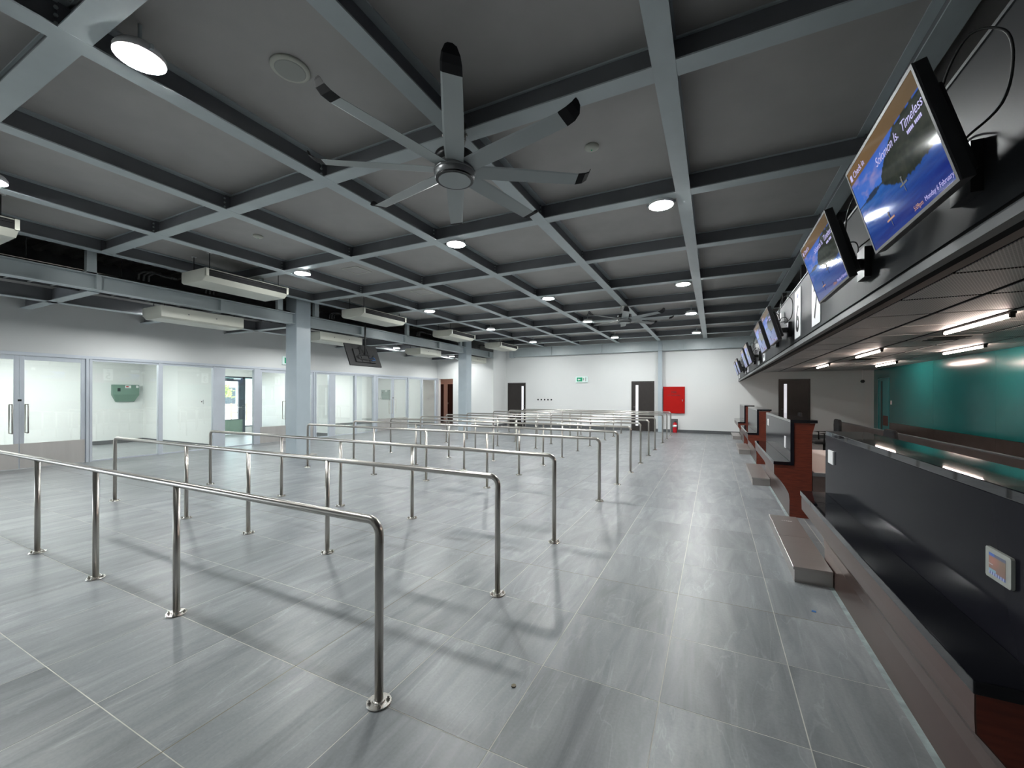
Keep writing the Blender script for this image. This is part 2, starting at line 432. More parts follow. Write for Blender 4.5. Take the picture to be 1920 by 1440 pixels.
for yb in BY:                       # cross beams run between the long ones, stiffener plates at each junction
    for k in range(len(BX)):
        a = BX[k] + .006; b = (BX[k+1] if k + 1 < len(BX) else XR) - .006
        mb = MB(); wd = .15 if yb not in (1.10, 3.005) else .155
        mb.box(a + .07, b - .07 if k + 1 < len(BX) else b, yb - wd/2, yb + wd/2, ZB + .001, ZB + .012)
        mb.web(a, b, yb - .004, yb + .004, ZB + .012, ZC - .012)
        mb.box(a, b, yb - .02, yb + .02, ZC - .013, ZC - .0005)
        for xx in (a + .004, b - .016):
            if k + 1 == len(BX) and xx > 4: continue
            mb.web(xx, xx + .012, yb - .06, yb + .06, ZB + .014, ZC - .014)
        mb.build('cross_beam', 'beam', ceil)
# bolted end plates at the nearer junctions
for x in BX[1:6]:
    for yb in BY[2:7]:
        mb = MB()
        for sx in (-1, 1):
            for dz in (.05, .10, .15):
                mb.lathe([(.011, 0), (.011, .012)], (x + sx * .0165 - (.012 if sx < 0 else 0), yb - .07, ZB + dz), 6, 'x', False)
        mb.build('junction_bolts', 'beam', ceil)
# back wall beam with stiffeners
mb = MB(); mb.box(-8.60, XR, YB - .14, YB - .12, 3.30, 3.70); mb.box(-8.60, XR, YB - .20, YB - .002, 3.688, 3.70); mb.box(-8.60, XR, YB - .20, YB - .002, 3.29, 3.302)
mb.build('wall_beam', 'beam', ceil)
for x in (-6.65, -4.35, -1.1 + .02, 1.4): B(x, x + .014, YB - .20, YB - .14, 3.30, 3.69).build('stiffener', 'beam', ceil)
B(-8.75, -8.55, YB - .24, YB - .002, 3.26, 3.70).build('beam_end_plate', 'beam', ceil)
# beams of the lower strip in front of the glazing
ZL = 3.155
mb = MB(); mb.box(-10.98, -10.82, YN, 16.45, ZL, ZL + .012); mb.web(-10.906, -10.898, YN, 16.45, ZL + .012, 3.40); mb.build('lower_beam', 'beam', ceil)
for yb in (1.15, 3.05, 4.93, 6.78, 8.65, 10.5, 12.35, 14.2, 16.1):
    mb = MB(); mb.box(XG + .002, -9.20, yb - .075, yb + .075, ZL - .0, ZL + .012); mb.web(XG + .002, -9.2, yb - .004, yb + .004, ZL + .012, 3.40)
    mb.build('lower_beam', 'beam', ceil)

# girder on the columns
mb = MB(); mb.box(-9.20, -9.0, YN, 16.5, 3.17, 3.182); mb.box(-9.105, -9.095, YN, 16.5, 3.18, 3.41); mb.box(-9.20, -9.0, YN, 16.5, 3.405, 3.42)
gd = thing('steel_girder', 'long blue-grey steel girder spanning between the two box columns', 'beam', (-9.1, 1, 3.17))
mb.build('girder_section', 'beam', gd)
for yb in (1.15, 3.05, 4.93, 8.65, 10.5, 12.35, 16.1):
    B(-9.09, -9.01, yb - .03, yb + .03, 3.182, 3.405).build('stiffener', 'beam', gd)
for k, yb in enumerate((2.95, 6.15, 7.12, 10.55, 13.7)):
    o = B(-9.06, -8.97, yb - .06, yb + .06, 3.42, 4.395 if False else 3.86)
    o.box(-9.10, -8.97, yb - .075, yb + .075, 3.42, 3.432)
    o.build('hanger_post', 'beam', gd)
for k, (yc, lb) in enumerate(((6.74, 'blue-grey steel box column standing nearest, left of the queue rails'), (14.25, 'blue-grey steel box column farther away near the corridor opening'))):
    t = thing('steel_column', lb, 'column', (-9.15, yc, 0))
    B(-9.345, -8.955, yc - .195, yc + .195, 0, 3.9).build('box_shaft', 'column', t, bevel=.012)
    n = 22; pts = []
    for i in range(n):
        a = 2 * PI * i / n; r = .37 + .07 * math.sin(3 * a + k) + random.uniform(-.03, .03)
        pts.append((-9.13 + r * math.cos(a) * 1.05, yc + r * math.sin(a)))
    MB().prism(pts, 'z', 0.001, .012).build('mortar_skirt', 'mortar', t, label='pale smeared mortar around the column foot')
t = thing('steel_column', 'slim blue-grey steel column against the back wall beside the red cabinet', 'column', (-1.965, YB, 0))
mb = MB(); mb.box(-2.043, -1.888, YB - .16, YB - .148, 0, 3.69); mb.box(-1.97, -1.96, YB - .148, YB - .002, 0, 3.69); mb.build('column_section', 'column', t)

# black pipework on the girder and cable tray behind it
t = thing('pipe_run', 'black insulated pipes running along the top of the long girder', 'pipe', (-9.02, 4, 3.44))
MB().tube([(-9.14, YN + .1, 3.452), (-9.14, 6.5, 3.452)], .03, 10).build('pipe', 'cable', t)
MB().tube([(-9.14, 6.98, 3.452), (-9.14, 14.0, 3.452)], .03, 10).build('pipe', 'cable', t)
for y0 in (3.55, 4.6, 7.5, 11.0, 15.0):
    mb = MB()
    for d in (0, .07, .14):
        mb.tube([(-8.98, y0 + d, 3.46), (-8.97, y0 + d, 3.56), (-8.93, y0 + d + .05, 3.61), (-8.85, y0 + .15 + d, 3.62), (-8.80, y0 + .22 + d, 3.58), (-8.72, y0 + .3 + d, 3.55)], .018, 8)
    mb.build('pipe_loop', 'cable', t)
for y0 in (1.4, 2.3, 3.4, 5.9, 8.1, 9.6): MB().tube([(-9.185, y0, 3.425), (-9.185, y0, 4.33)], .004, 6).build('threaded_rod', 'blackm', t)
t = thing('cable_tray', 'ladder cable tray hung behind the long girder above the glazing', 'cable tray', (-9.6, 4, 3.2))
for x in (-9.75, -9.50): B(x, x + .015, YN + .1, 16.4, 3.235, 3.275).build('side_rail', 'strip', t)
mb = MB(); y = YN + .2
while y < 16.3: mb.box(-9.735, -9.50, y, y + .03, 3.24, 3.255); y += .25
mb.build('rungs', 'strip', t, kind='stuff')
mb = MB()
for k in range(4): mb.tube([(-9.70 + .05 * k + .012 * math.sin(i * .9 + k), YN + .2 + i * .5, 3.266) for i in range(33)], .011, 6)
mb.build('cables', 'cable', t, kind='stuff')

# ------------------------------------------------------------------ glazing, x = XG
def frame_v(par, y0, y1, z0=0, z1=2.29, x0=XG - .05, x1=XG + .05, material='alu', name='mullion'):
    return B(x0, x1, y0, y1, z0, z1).build(name, material, par, bevel=.003)
ZH0 = 2.20
hd = struct(B(XG - .055, XG + .055, -1, 16.5, ZH0 + .035, 2.30).build('trim_1', 'alu', bevel=.003), 'aluminium head rail along the top of the glazed partition')
win = 0
def window(y0, y1, left=.05, right=.0, label='fixed glass pane'):
    global win; win += 1
    t = sroot('window_%d' % win, label, (XG, y0, 0))
    if left: frame_v(t, y0, y0 + left, 0, ZH0 + .035)
    if right: frame_v(t, y1 - right, y1, 0, ZH0 + .035)
    B(XG - .03, XG + .03, y0 + left, y1 - right, ZH0 - .01, ZH0 + .035).build('head_bead', 'alu', t)
    B(XG - .02, XG + .02, y0 + left, y1 - right, 0, .03).build('sill_bead', 'alu', t)
    B(XG - .005, XG + .005, y0 + left, y1 - right, .03, ZH0 - .01).build('glass_pane', 'glass', t)
    return t
dn = 0
def door_pair(y0, y1, mid, label):
    global dn; dn += 1
    t = sroot('door_%d' % dn, label, (XG, y0, 0))
    frame_v(t, y0 - .02, y0 + .03, 0, ZH0 + .04, name='jamb'); frame_v(t, y1 - .03, y1 + .02, 0, ZH0 + .04, name='jamb')
    for a, b, sgn in ((y0 + .035, mid - .003, 1), (mid + .003, y1 - .035, -1)):
        lf = bpy.data.objects.new('door_leaf', None); COL.objects.link(lf); lf.parent = t; lf.location = (0, a - y0, 0); lf.empty_display_size = .1
        x0, x1 = XG - .022, XG + .022
        mb = MB(); mb.box(x0, x1, a, a + .065, .01, ZH0 + .03); mb.box(x0, x1, b - .065, b, .01, ZH0 + .03); mb.box(x0, x1, a + .065, b - .065, ZH0 - .055, ZH0 + .03); mb.box(x0, x1, a + .065, b - .065, .01, .08)
        mb.build('stile_frame', 'alu', lf, bevel=.003)
        B(XG - .004, XG + .004, a + .065, b - .065, .08, ZH0 - .055).build('glass_pane', 'glass', lf)
        B(XG + .022, XG + .025, a + .005, b - .005, .015, .50).build('kick_plate', 'kick', lf, label='brushed steel kick plate')
        hy = (b - .10) if sgn > 0 else (a + .10)
        mb = MB()
        for sx in (1, -1):
            xx = XG + sx * .085
            mb.tube([(XG + sx * .02, hy, .705), (xx - sx * .012, hy, .705), (xx, hy, .717), (xx, hy, 1.255), (xx - sx * .012, hy, 1.267), (XG + sx * .02, hy, 1.267)], .011, 8)
        mb.build('pull_handle', 'steel', lf, label='square steel pull handle')
    B(XG + .022, XG + .03, mid - .02, mid + .03, 1.33, 1.37).build('lock', 'black', t)
    return t
door_pair(2.02, 3.94, 2.965, 'double glazed door at the left edge of the view')
window(.4, 2.0, .05, 0, 'fixed glass pane left of the first double door')
window(3.965, 5.20, .045, 0, 'wide glass pane in front of the first green wall box')
window(5.20, 6.47, .085, .05, 'wide glass pane before the thick white mullion')
frame_v(sroot('trim_2', 'thick mullion between first room and entrance passage', (XG, 6.5, 0)), 6.47, 6.73, 0, 2.30, XG - .06, XG + .03)
window(6.73, 7.52, .0, .0, 'glass pane in front of the outer entrance door')
frame_v(sroot('trim_3', 'mullion left of the passage doors', (XG, 7.6, 0)), 7.52, 7.66, 0, 2.25)
door_pair(7.67, 9.56, 8.60, 'double glazed door partly hidden behind the nearest box column')
window(9.60, 10.17, .04, .0, 'narrow glass pane right of the nearest box column')
frame_v(sroot('trim_4', 'thick mullion right of the nearest box column', (XG, 10.3, 0)), 10.17, 10.43, 0, 2.30, XG - .06, XG + .03)
window(10.43, 11.30, .0, .0, 'glass pane under the hanging black screen')
window(11.30, 12.27, .09, .0, 'glass pane left of the far double door')
frame_v(sroot('trim_5', 'mullion left of the far double door', (XG, 12.3, 0)), 12.26, 12.40, 0, 2.25)
door_pair(12.43, 14.33, 13.38, 'far double glazed door with steel kick plates')
window(14.36, 15.27, .0, .0, 'glass pane right of the far double door')
window(15.27, 16.47, .07, .12, 'last glass pane next to the corridor opening')
struct(B(XG - .09, XG + .02, 16.42, 16.499, 0, 2.27).build('trim_6', 'pinkwall'), 'pinkish reveal beside the corridor opening')

# inside the rooms
def base(name, boxes, label):
    mb = MB()
    for b in boxes: mb.box(*b)
    return struct(mb.build(name, 'base'), label)
base('baseboard_rooms', [(XBK, XBK + .012, -.99, 6.47, 0, .11), (XBK, XG - .1, 6.468, 6.479, 0, .11), (XBK, XBK + .012, 6.71, 8.7, 0, .11), (XBK, XG - .1, 10.208, 10.219, 0, .11),
     (XBK, XBK + .012, 10.41, 16.49, 0, .11), (XBK, XG - .1, 16.488, 16.499, 0, .11), (XBK, XG - .1, 6.701, 6.712, 0, .11), (XBK, XG - .1, 10.401, 10.412, 0, .11)], 'dark skirting inside the glazed rooms')
base('baseboard_back', [(-9.05, -8.97, YB - .014, YB - .001, 0, .115), (-7.98, -3.14, YB - .014, YB - .001, 0, .115), (-2.18, -2.05, YB - .014, YB - .001, 0, .115), (-1.88, 2.10, YB - .014, YB - .001, 0, .115), (3.07, XR, YB - .014, YB - .001, 0, .115)], 'dark grey skirting along the back wall')
base('baseboard_left', [(-11.26, -9.06, 16.486, 16.499, 0, .115), (-9.058, -9.046, 16.49, YB - .001, 0, .115)], 'dark grey skirting beside the corridor opening')
for k, (x, y0, y1, m_) in enumerate(((-14.2, 1.0, 5.2, 'roomlamp'), (-14.2, 7.4, 9.4, 'roomlamp'), (-14.2, 11.6, 15.2, 'roomlamp'), (-11.8, 17.2, 18.0, 'corrlamp'))):
    tag(B(x - .15, x + .15, y0, y1, 2.515, 2.549).build('ceiling_panel_light', m_), ['flat ceiling light inside the first glazed room', 'flat ceiling light inside the entrance passage', 'flat ceiling light inside the far glazed room', 'warm flat ceiling light in the corridor beyond the opening'][k], 'light')
# green wall boxes
def green_box(x, y, z, axis, label, wd=.62):
    t = thing('control_box', label, 'wall box', (x, y, z))
    if axis == 'x':
        mb = MB().prism([(x, z + .30), (x + .13, z + .30), (x + .13, z + .0), (x, z)], 'y', y, y + wd); mb.build('casing', 'green', t, bevel=.006)
        MB().add([(x, y, z), (x + .128, y, z), (x + .128, y + wd, z), (x, y + wd, z), (x, y + .09, z - .21), (x + .05, y + .09, z - .21), (x + .05, y + wd - .09, z - .21), (x, y + wd - .09, z - .21)], [(0,1,2,3), (4,5,6,7), (0,1,5,4), (1,2,6,5), (2,3,7,6), (3,0,4,7)]).build('tapered_chute', 'green', t)
        B(x + .13, x + .136, y + .10, y + .17, z + .10, z + .20).build('window', 'black', t)
        B(x + .13, x + .134, y + .28, y + .42, z + .20, z + .28).build('label_sticker', 'whitep', t)
        B(x + .134, x + .1345, y + .30, y + .36, z + .225, z + .26).build('label_print', 'red', t)
        B(x + .13, x + .134, y + .54, y + .60, z + .21, z + .28).build('label_sticker', 'whitep', t)
    else:
        mb = MB().prism([(y, z + .30), (y - .13, z + .30), (y - .13, z), (y - .07, z - .20), (y, z - .20)], 'x', x, x + wd); mb.build('casing', 'green', t, bevel=.006)
        B(x + .08, x + .15, y - .136, y - .13, z + .10, z + .20).build('window', 'black', t)
        B(x + .28, x + .42, y - .134, y - .13, z + .20, z + .28).build('label_sticker', 'whitep', t)
green_box(XBK, 5.72, 1.46, 'x', 'grey-green wall box with white stickers in the first glazed room')
green_box(-15.70, 16.5, 1.44, 'y', 'small grey-green wall box seen through the far double door', .5)
for k, (x, y, z, lb) in enumerate(((-12.78, 6.478, 1.255, 'small white wall thermostat seen through the pane before the thick mullion'), (-12.72, 16.498, 1.29, 'small white wall thermostat seen through the last glass pane'))):
    t = thing('thermostat', lb, 'thermostat', (x, y, z))
    B(x - .05, x + .05, y - .02, y, z - .05, z + .07).build('plate', 'whitep', t, bevel=.004)
    B(x - .018, x + .018, y - .026, y - .02, z + .0, z + .035).build('display', 'black', t)
# paper notices on glass
for k, (x, y, z) in enumerate(((XBK + .002, 5.35, 1.95), )):
    o = B(x, x + .002, y, y + .22, z - .15, z + .12).build('paper_notice', 'whitep'); tag(o, 'white paper notice on the wall above the first green wall box', 'notice')
# entrance door to outside
t = sroot('door_4', 'navy framed glazed entrance door and side light to outside', (XBK, 8.72, 0))
x0, x1 = XBK - .09, XBK + .01
mb = MB(); mb.box(x0, x1, 8.70, 8.76, 0, 2.15); mb.box(x0, x1, 9.52, 9.62, 0, 2.15); mb.box(x0, x1, 8.76, 10.22, 2.09, 2.15); mb.box(x0, x1, 10.16, 10.22, .25, 2.09); mb.box(x0, x1, 9.62, 10.16, .25, .29)
mb.build('frame', 'navyframe', t)
B(XBK - .05, XBK - .04, 9.62, 10.16, .29, 2.09).build('side_light', 'glass', t)
lf = bpy.data.objects.new('door_leaf', None); COL.objects.link(lf); lf.parent = t
mb = MB(); mb.box(x0 + .02, x1 + .01, 8.765, 8.84, .02, 2.08); mb.box(x0 + .02, x1 + .01, 9.38, 9.515, .02, 2.08); mb.box(x0 + .02, x1 + .01, 8.84, 9.38, 1.97, 2.08); mb.box(x0 + .02, x1 + .01, 8.84, 9.38, .02, .55)
mb.build('leaf_frame', 'navyframe', lf)
B(XBK - .04, XBK - .03, 8.84, 9.38, .55, 1.97).build('glass_pane', 'glass', lf)
B(x1 + .01, x1 + .014, 8.77, 9.51, .03, .53).build('kick_plate', 'green', lf, label='grey-green kick plate')
B(x1 + .01, x1 + .05, 9.18, 9.42, 2.03, 2.08).build('door_closer', 'alu', lf)
MB().tube([(x1 + .01, 9.45, 1.0), (x1 + .06, 9.45, 1.0), (x1 + .06, 9.34, 1.0)], .01, 8).build('handle', 'steel', lf)

# outside
struct(B(-70, XBK - .15, -30, 60, -.16, -.12).build('ground', 'sand'), 'pale sunlit ground outside the entrance')
t = thing('house', 'pale house with a light teal roof far outside the entrance door', 'building', (-34, 18, 0))
B(-38, -32, 14, 20.3, -.12, 2.6).build('wall', 'housew', t)
MB().prism([(13.4, 2.6), (17.2, 5.0), (21.0, 2.6)], 'x', -38.4, -31.6).build('roof', 'roof', t)
B(-31.99, -31.95, 17.4, 18.4, .8, 2.0).build('window', 'navyframe', t)
t = thing('shrub', 'leafy green shrub standing in front of the pale house', 'shrub', (-30, 16.6, 0))
mb = MB()
for i in range(260):
    a, e_, r = random.uniform(0, 2*PI), random.uniform(-.4, 1.4), random.uniform(.3, .62)
    c = Vector((-30 + r * math.cos(a) * math.cos(e_), 16.4 + r * math.sin(a) * math.cos(e_), 1.5 + r * math.sin(e_)))
    d = Vector((random.uniform(-1, 1), random.uniform(-1, 1), random.uniform(-.5, 1))).normalized(); s_ = d.orthogonal().normalized()
    mb.add([c, c + d * .12 + s_ * .06, c + d * .26, c + d * .12 - s_ * .06], [(0, 1, 2, 3)])
mb.build('foliage', 'leaf', t, kind='stuff')
MB().tube([(-30, 16.4, -.12), (-30, 16.4, 1.4)], .05, 8).build('stem', 'fence', t)
t = thing('fence', 'low wooden fence crossing the ground outside the entrance', 'fence', (-27, 16, 0))
for k in range(26):
    B(-26.06, -26.0, 10.2 + k * .45, 10.28 + k * .45, -.12, .95).build('post', 'fence', t)
for z in (.35, .8): B(-26.0, -25.97, 10.2, 21.6, z, z + .08).build('rail', 'fence', t)

# ------------------------------------------------------------------ back wall doors etc.
def back_door(n, x0, x1, strip, ztop, handle_x, label, sz0=.22):
    t = sroot('door_%d' % n, label, (x0, YB, 0))
    mb = MB(); mb.box(x0, x0 + .035, YB - .03, YB - .001, 0, ztop); mb.box(x1 - .035, x1, YB - .03, YB - .001, 0, ztop); mb.box(x0 + .035, x1 - .035, YB - .03, YB - .001, ztop - .035, ztop)
    mb.build('frame', 'doord', t)
    s0, s1 = strip; y0, y1 = YB - .024, YB - .002
    mb = MB(); mb.box(x0 + .038, s0, y0, y1, .01, ztop - .038); mb.box(s1, x1 - .038, y0, y1, .01, ztop - .038)
    mb.box(s0, s1, y0, y1, .01, sz0); mb.box(s0, s1, y0, y1, 1.91, ztop - .038); mb.build('leaf', 'doord', t)
    B(s0, s1, y0 + .006, y1, sz0, 1.91).build('vision_strip', 'slit', t, label='tall narrow lit glass strip')
    MB().tube([(handle_x, y0, 1.0), (handle_x, y0 - .05, 1.0), (handle_x + (.09 if handle_x < (s0+s1)/2 else -.09), y0 - .05, 1.0)], .009, 8).build('handle', 'steel', t)
back_door(5, -8.93, -8.00, (-8.205, -8.095), 2.07, -8.05, 'dark brown door at the left end of the back wall')
back_door(6, -3.115, -2.20, (-2.945, -2.835), 2.07, -3.04, 'dark brown door left of the red fire cabinet')
back_door(7, 2.11, 3.06, (2.272, 2.365), 2.085, 2.19, 'dark brown door behind the check-in counters')
for n, (a, b) in ((8, (-13.67, -13.31)), (9, (-13.03, -12.6))):
    t = sroot('door_%d' % n, ['left mahogany door in the pink corridor', 'right mahogany door in the pink corridor'][n - 8], (a, 18.6, 0))
    B(a, b, 18.57, 18.599, 0, 2.07).build('leaf', 'doorr', t)
    B(a + .02, a + .04, 18.55, 18.57, .98, 1.08).build('handle', 'steel', t)

# fire cabinet
t = thing('fire_cabinet', 'large red fire cabinet on the back wall beside the slim column', 'cabinet', (-1.45, YB, .76))
B(-1.853, -1.04, YB - .07, YB - .001, .764, 1.837).build('case', 'red', t, bevel=.006)
B(-1.835, -1.058, YB - .082, YB - .07, .782, 1.819).build('door', 'red', t, bevel=.003)
MB().lathe([(.022, 0), (.022, -.02), (.012, -.03)], (-1.125, YB - .082, 1.30), 12, 'y').build('lock', 'steelb', t)
B(-1.131, -1.119, YB - .10, YB - .085, 1.24, 1.29).build('key', 'steelb', t)
add_text('FIRE', .115, 'ink', 'lettering', t, (-1.445, YB - .0825, 1.575), (1, 0, 0), (0, 0, 1), 'CENTER')
add_text('EXTINGUISHER', .082, 'ink', 'lettering', t, (-1.445, YB - .0825, 1.46), (1, 0, 0), (0, 0, 1), 'CENTER', xs=.82)
t = thing('fire_extinguisher', 'red fire extinguisher on the floor under the red cabinet', 'extinguisher', (-1.40, YB - .14, 0))
MB().lathe([(.075, 0), (.082, .01), (.082, .33), (.07, .37), (.035, .40), (.03, .42)], (-1.40, YB - .14, 0.001), 20).build('cylinder', 'redg', t)
MB().lathe([(.0835, 0), (.0835, .09)], (-1.40, YB - .14, .22), 20).build('label_band', 'whitep', t)
B(-1.415, -1.385, YB - .20, YB - .10, .43, .455).build('lever', 'black', t)
MB().tube([(-1.40, YB - .16, .43), (-1.33, YB - .16, .45), (-1.30, YB - .17, .36), (-1.31, YB - .18, .2)], .010, 8).build('hose', 'black', t)
tag(B(-1.545, -1.30, YB - .022, YB - .0145, .0, .54).build('backing_board', 'base'), 'grey backing board behind the red extinguisher', 'board')
# sockets
for k in range(5):
    x = -7.36 + k * .165
    t = thing('wall_socket', ['leftmost', 'second', 'middle', 'fourth', 'rightmost'][k] + ' of the five small white wall sockets right of the left back door', 'socket', (x, YB, 1.27))
    B(x - .06, x + .06, YB - .012, YB - .001, 1.20, 1.32).build('plate', 'whitep', t, bevel=.003)
    B(x - .035, x + .035, YB - .018, YB - .012, 1.24, 1.31).build('socket_face', 'blackm', t)
tag(B(-7.55, -6.2, YB - .01, YB - .001, .98, 1.0).build('cable_duct', 'whitep'), 'thin white cable duct under the row of wall sockets', 'duct')
# exit signs
def exit_sign(label, c, ux, n):
    c = Vector(c); ux = Vector(ux); n = Vector(n); up = Vector((0, 0, 1))
    t = thing('exit_sign', label, 'sign', c)
    MB().obox(c + n * .03, ux, n, up, .27, .028, .13).build('housing', 'signl', t, bevel=.01)
    MB().obox(c + n * .0595 - ux * .09, ux, n, up, .125, .0012, .088).build('green_field', 'signg', t)
    MB().obox(c + n * .0595 + ux * .10, ux, n, up, .06, .0012, .088).build('white_field', 'signw', t)
    a = c + n * .0612 - ux * .10; z = up
    def tri(p): return a + ux * p[0] + z * p[1]
    pts = [(-.075, 0), (-.02, .055), (-.02, .022), (.05, .022), (.05, -.022), (-.02, -.022), (-.02, -.055)]
    vs = [tri(p) for p in pts] + [tri(p) + n * .001 for p in pts]; m = len(pts)
    mb = MB(); mb.add(vs, [tuple(range(m)), tuple(range(m, 2*m))] + [(i, (i+1) % m, m + (i+1) % m, m + i) for i in range(m)])
    mb.build('arrow', 'signw', t)
    MB().obox(c + n * .061 + ux * .19, ux, n, up, .012, .001, .085).build('door_mark', 'ink', t)
    MB().obox(c + n * .0612 + ux * .09 + up * .01, ux, n, up, .014, .001, .05).build('figure', 'signg', t)
exit_sign('green and white exit sign on the back wall between the doors', (-5.265, YB - .001, 2.18), (1, 0, 0), (0, -1, 0))
exit_sign('green exit sign above the glazing, half hidden by the nearest column', (XG + .001, 8.68, 2.555), (0, 1, 0), (1, 0, 0))
# switch plate right of corridor opening
tag(B(-11.0, -10.93, 16.487, 16.499, 1.72, 1.80).build('wall_sensor', 'whitep'), 'small white sensor on the wall beside the corridor opening', 'sensor')
tag(B(-11.03, -10.90, 16.490, 16.499, 1.50, 1.56).build('wall_switch', 'whitep'), 'white switch plate below the sensor beside the corridor', 'switch')

# ------------------------------------------------------------------ downlights
ords = ['first', 'second', 'third', 'fourth', 'fifth']
def downlight(x, y, z, label, material, grp, r=.125):
    t = thing('ceiling_light', label, 'light', (x, y, z), grp)
    MB().lathe([(r + .012, 0), (r + .012, .03), (r - .01, .065), (r * .6, .075)], (x, y, z), 28).build('housing', 'whitep', t)
    MB().lathe([(r, -.004), (r, -.001)], (x, y, z), 28).build('diffuser', material, t)
    for s in (-1, 1):
        B(x + s * (r + .022) - .012, x + s * (r + .022) + .012, y - .008, y + .008, z + .01, z + .04).build('spring_clip', 'beam', t)
    MB().tube([(x, y, z + .07), (x, y, z + (.225 if z > 3.5 else .18))], .012, 8).build('stem', 'beam', t)
    return t
rows = [('left', -6.72, (1.42, 5.03, 8.75, 12.05, 15.65)), ('middle', -3.39, (1.345, 5.035, 8.77, 12.0, 15.75)), ('right', -.555, (5.035, 8.79, 12.0, 15.75))]
for nm, x, ys in rows:
    for k, y in enumerate(ys):
        kk = k if nm != 'right' else k
        downlight(x, y, 3.672, '%s bright round ceiling light from the front in the %s row' % (ords[kk], nm), 'emit', 'round ceiling lights')
for k, y in enumerate((11.86, 15.45, 8.2, 4.7, 1.1)):
    downlight(-10.62, y, 3.215, ['small round light over the glazing, seen beside the hanging screen', 'small round light over the glazing near the far column', 'round light over the glazing hidden behind the nearest column', 'round light over the glazing hidden behind the nearest back-turned air conditioner', 'round light over the glazing beyond the left edge of the view'][k], 'emitl', 'round lights before the glazing', .11)

# ceiling speaker, smoke detectors, hatches
t = thing('ceiling_speaker', 'round white ceiling speaker near the big fan', 'speaker', (-2.87, 2.04, ZC))
x, y = -2.84, 2.02
MB().lathe([(.135, 0), (.135, -.012), (.115, -.02)], (x, y, ZC - .001), 32).build('rim', 'cream', t)
MB().lathe([(.112, -.016), (.10, -.024)], (x, y, ZC - .001), 32).build('grille', mat('speaker_grille', (.40, .41, .38), .7, bump=.4, bscale=400), t)
for k, (x, y, lb) in enumerate(((-1.08, 3.95, 'round smoke detector right of the big fan'), (-6.28, 3.94, 'small round smoke detector left of the big fan'))):
    t = thing('smoke_detector', lb, 'detector', (x, y, ZC))
    MB().lathe([(.07, 0), (.07, -.014), (.045, -.03), (.02, -.034)], (x, y, ZC - .001), 24).build('body', 'cream', t)
    MB().lathe([(.008, -.034), (.006, -.038)], (x, y, ZC - .001), 8).build('indicator', 'signg', t)
for k, (x, y, lb) in enumerate(((-6.27, 5.87, 'square access hatch in the ceiling nearer the fan'), (-6.2, 7.78, 'square access hatch in the ceiling farther from the fan'))):
    t = thing('ceiling_hatch', lb, 'hatch', (x, y, ZC))
    mb = MB(); a = .20; b = .175
    mb.box(x - a, x + a, y - a, y - b, ZC - .008, ZC - .001); mb.box(x - a, x + a, y + b, y + a, ZC - .008, ZC - .001)
    mb.box(x - a, x - b, y - b, y + b, ZC - .008, ZC - .001); mb.box(x + b, x + a, y - b, y + b, ZC - .008, ZC - .001)
    mb.build('frame', 'cream', t)
    B(x - b, x + b, y - b, y + b, ZC - .004, ZC - .001).build('panel', 'ceil', t)

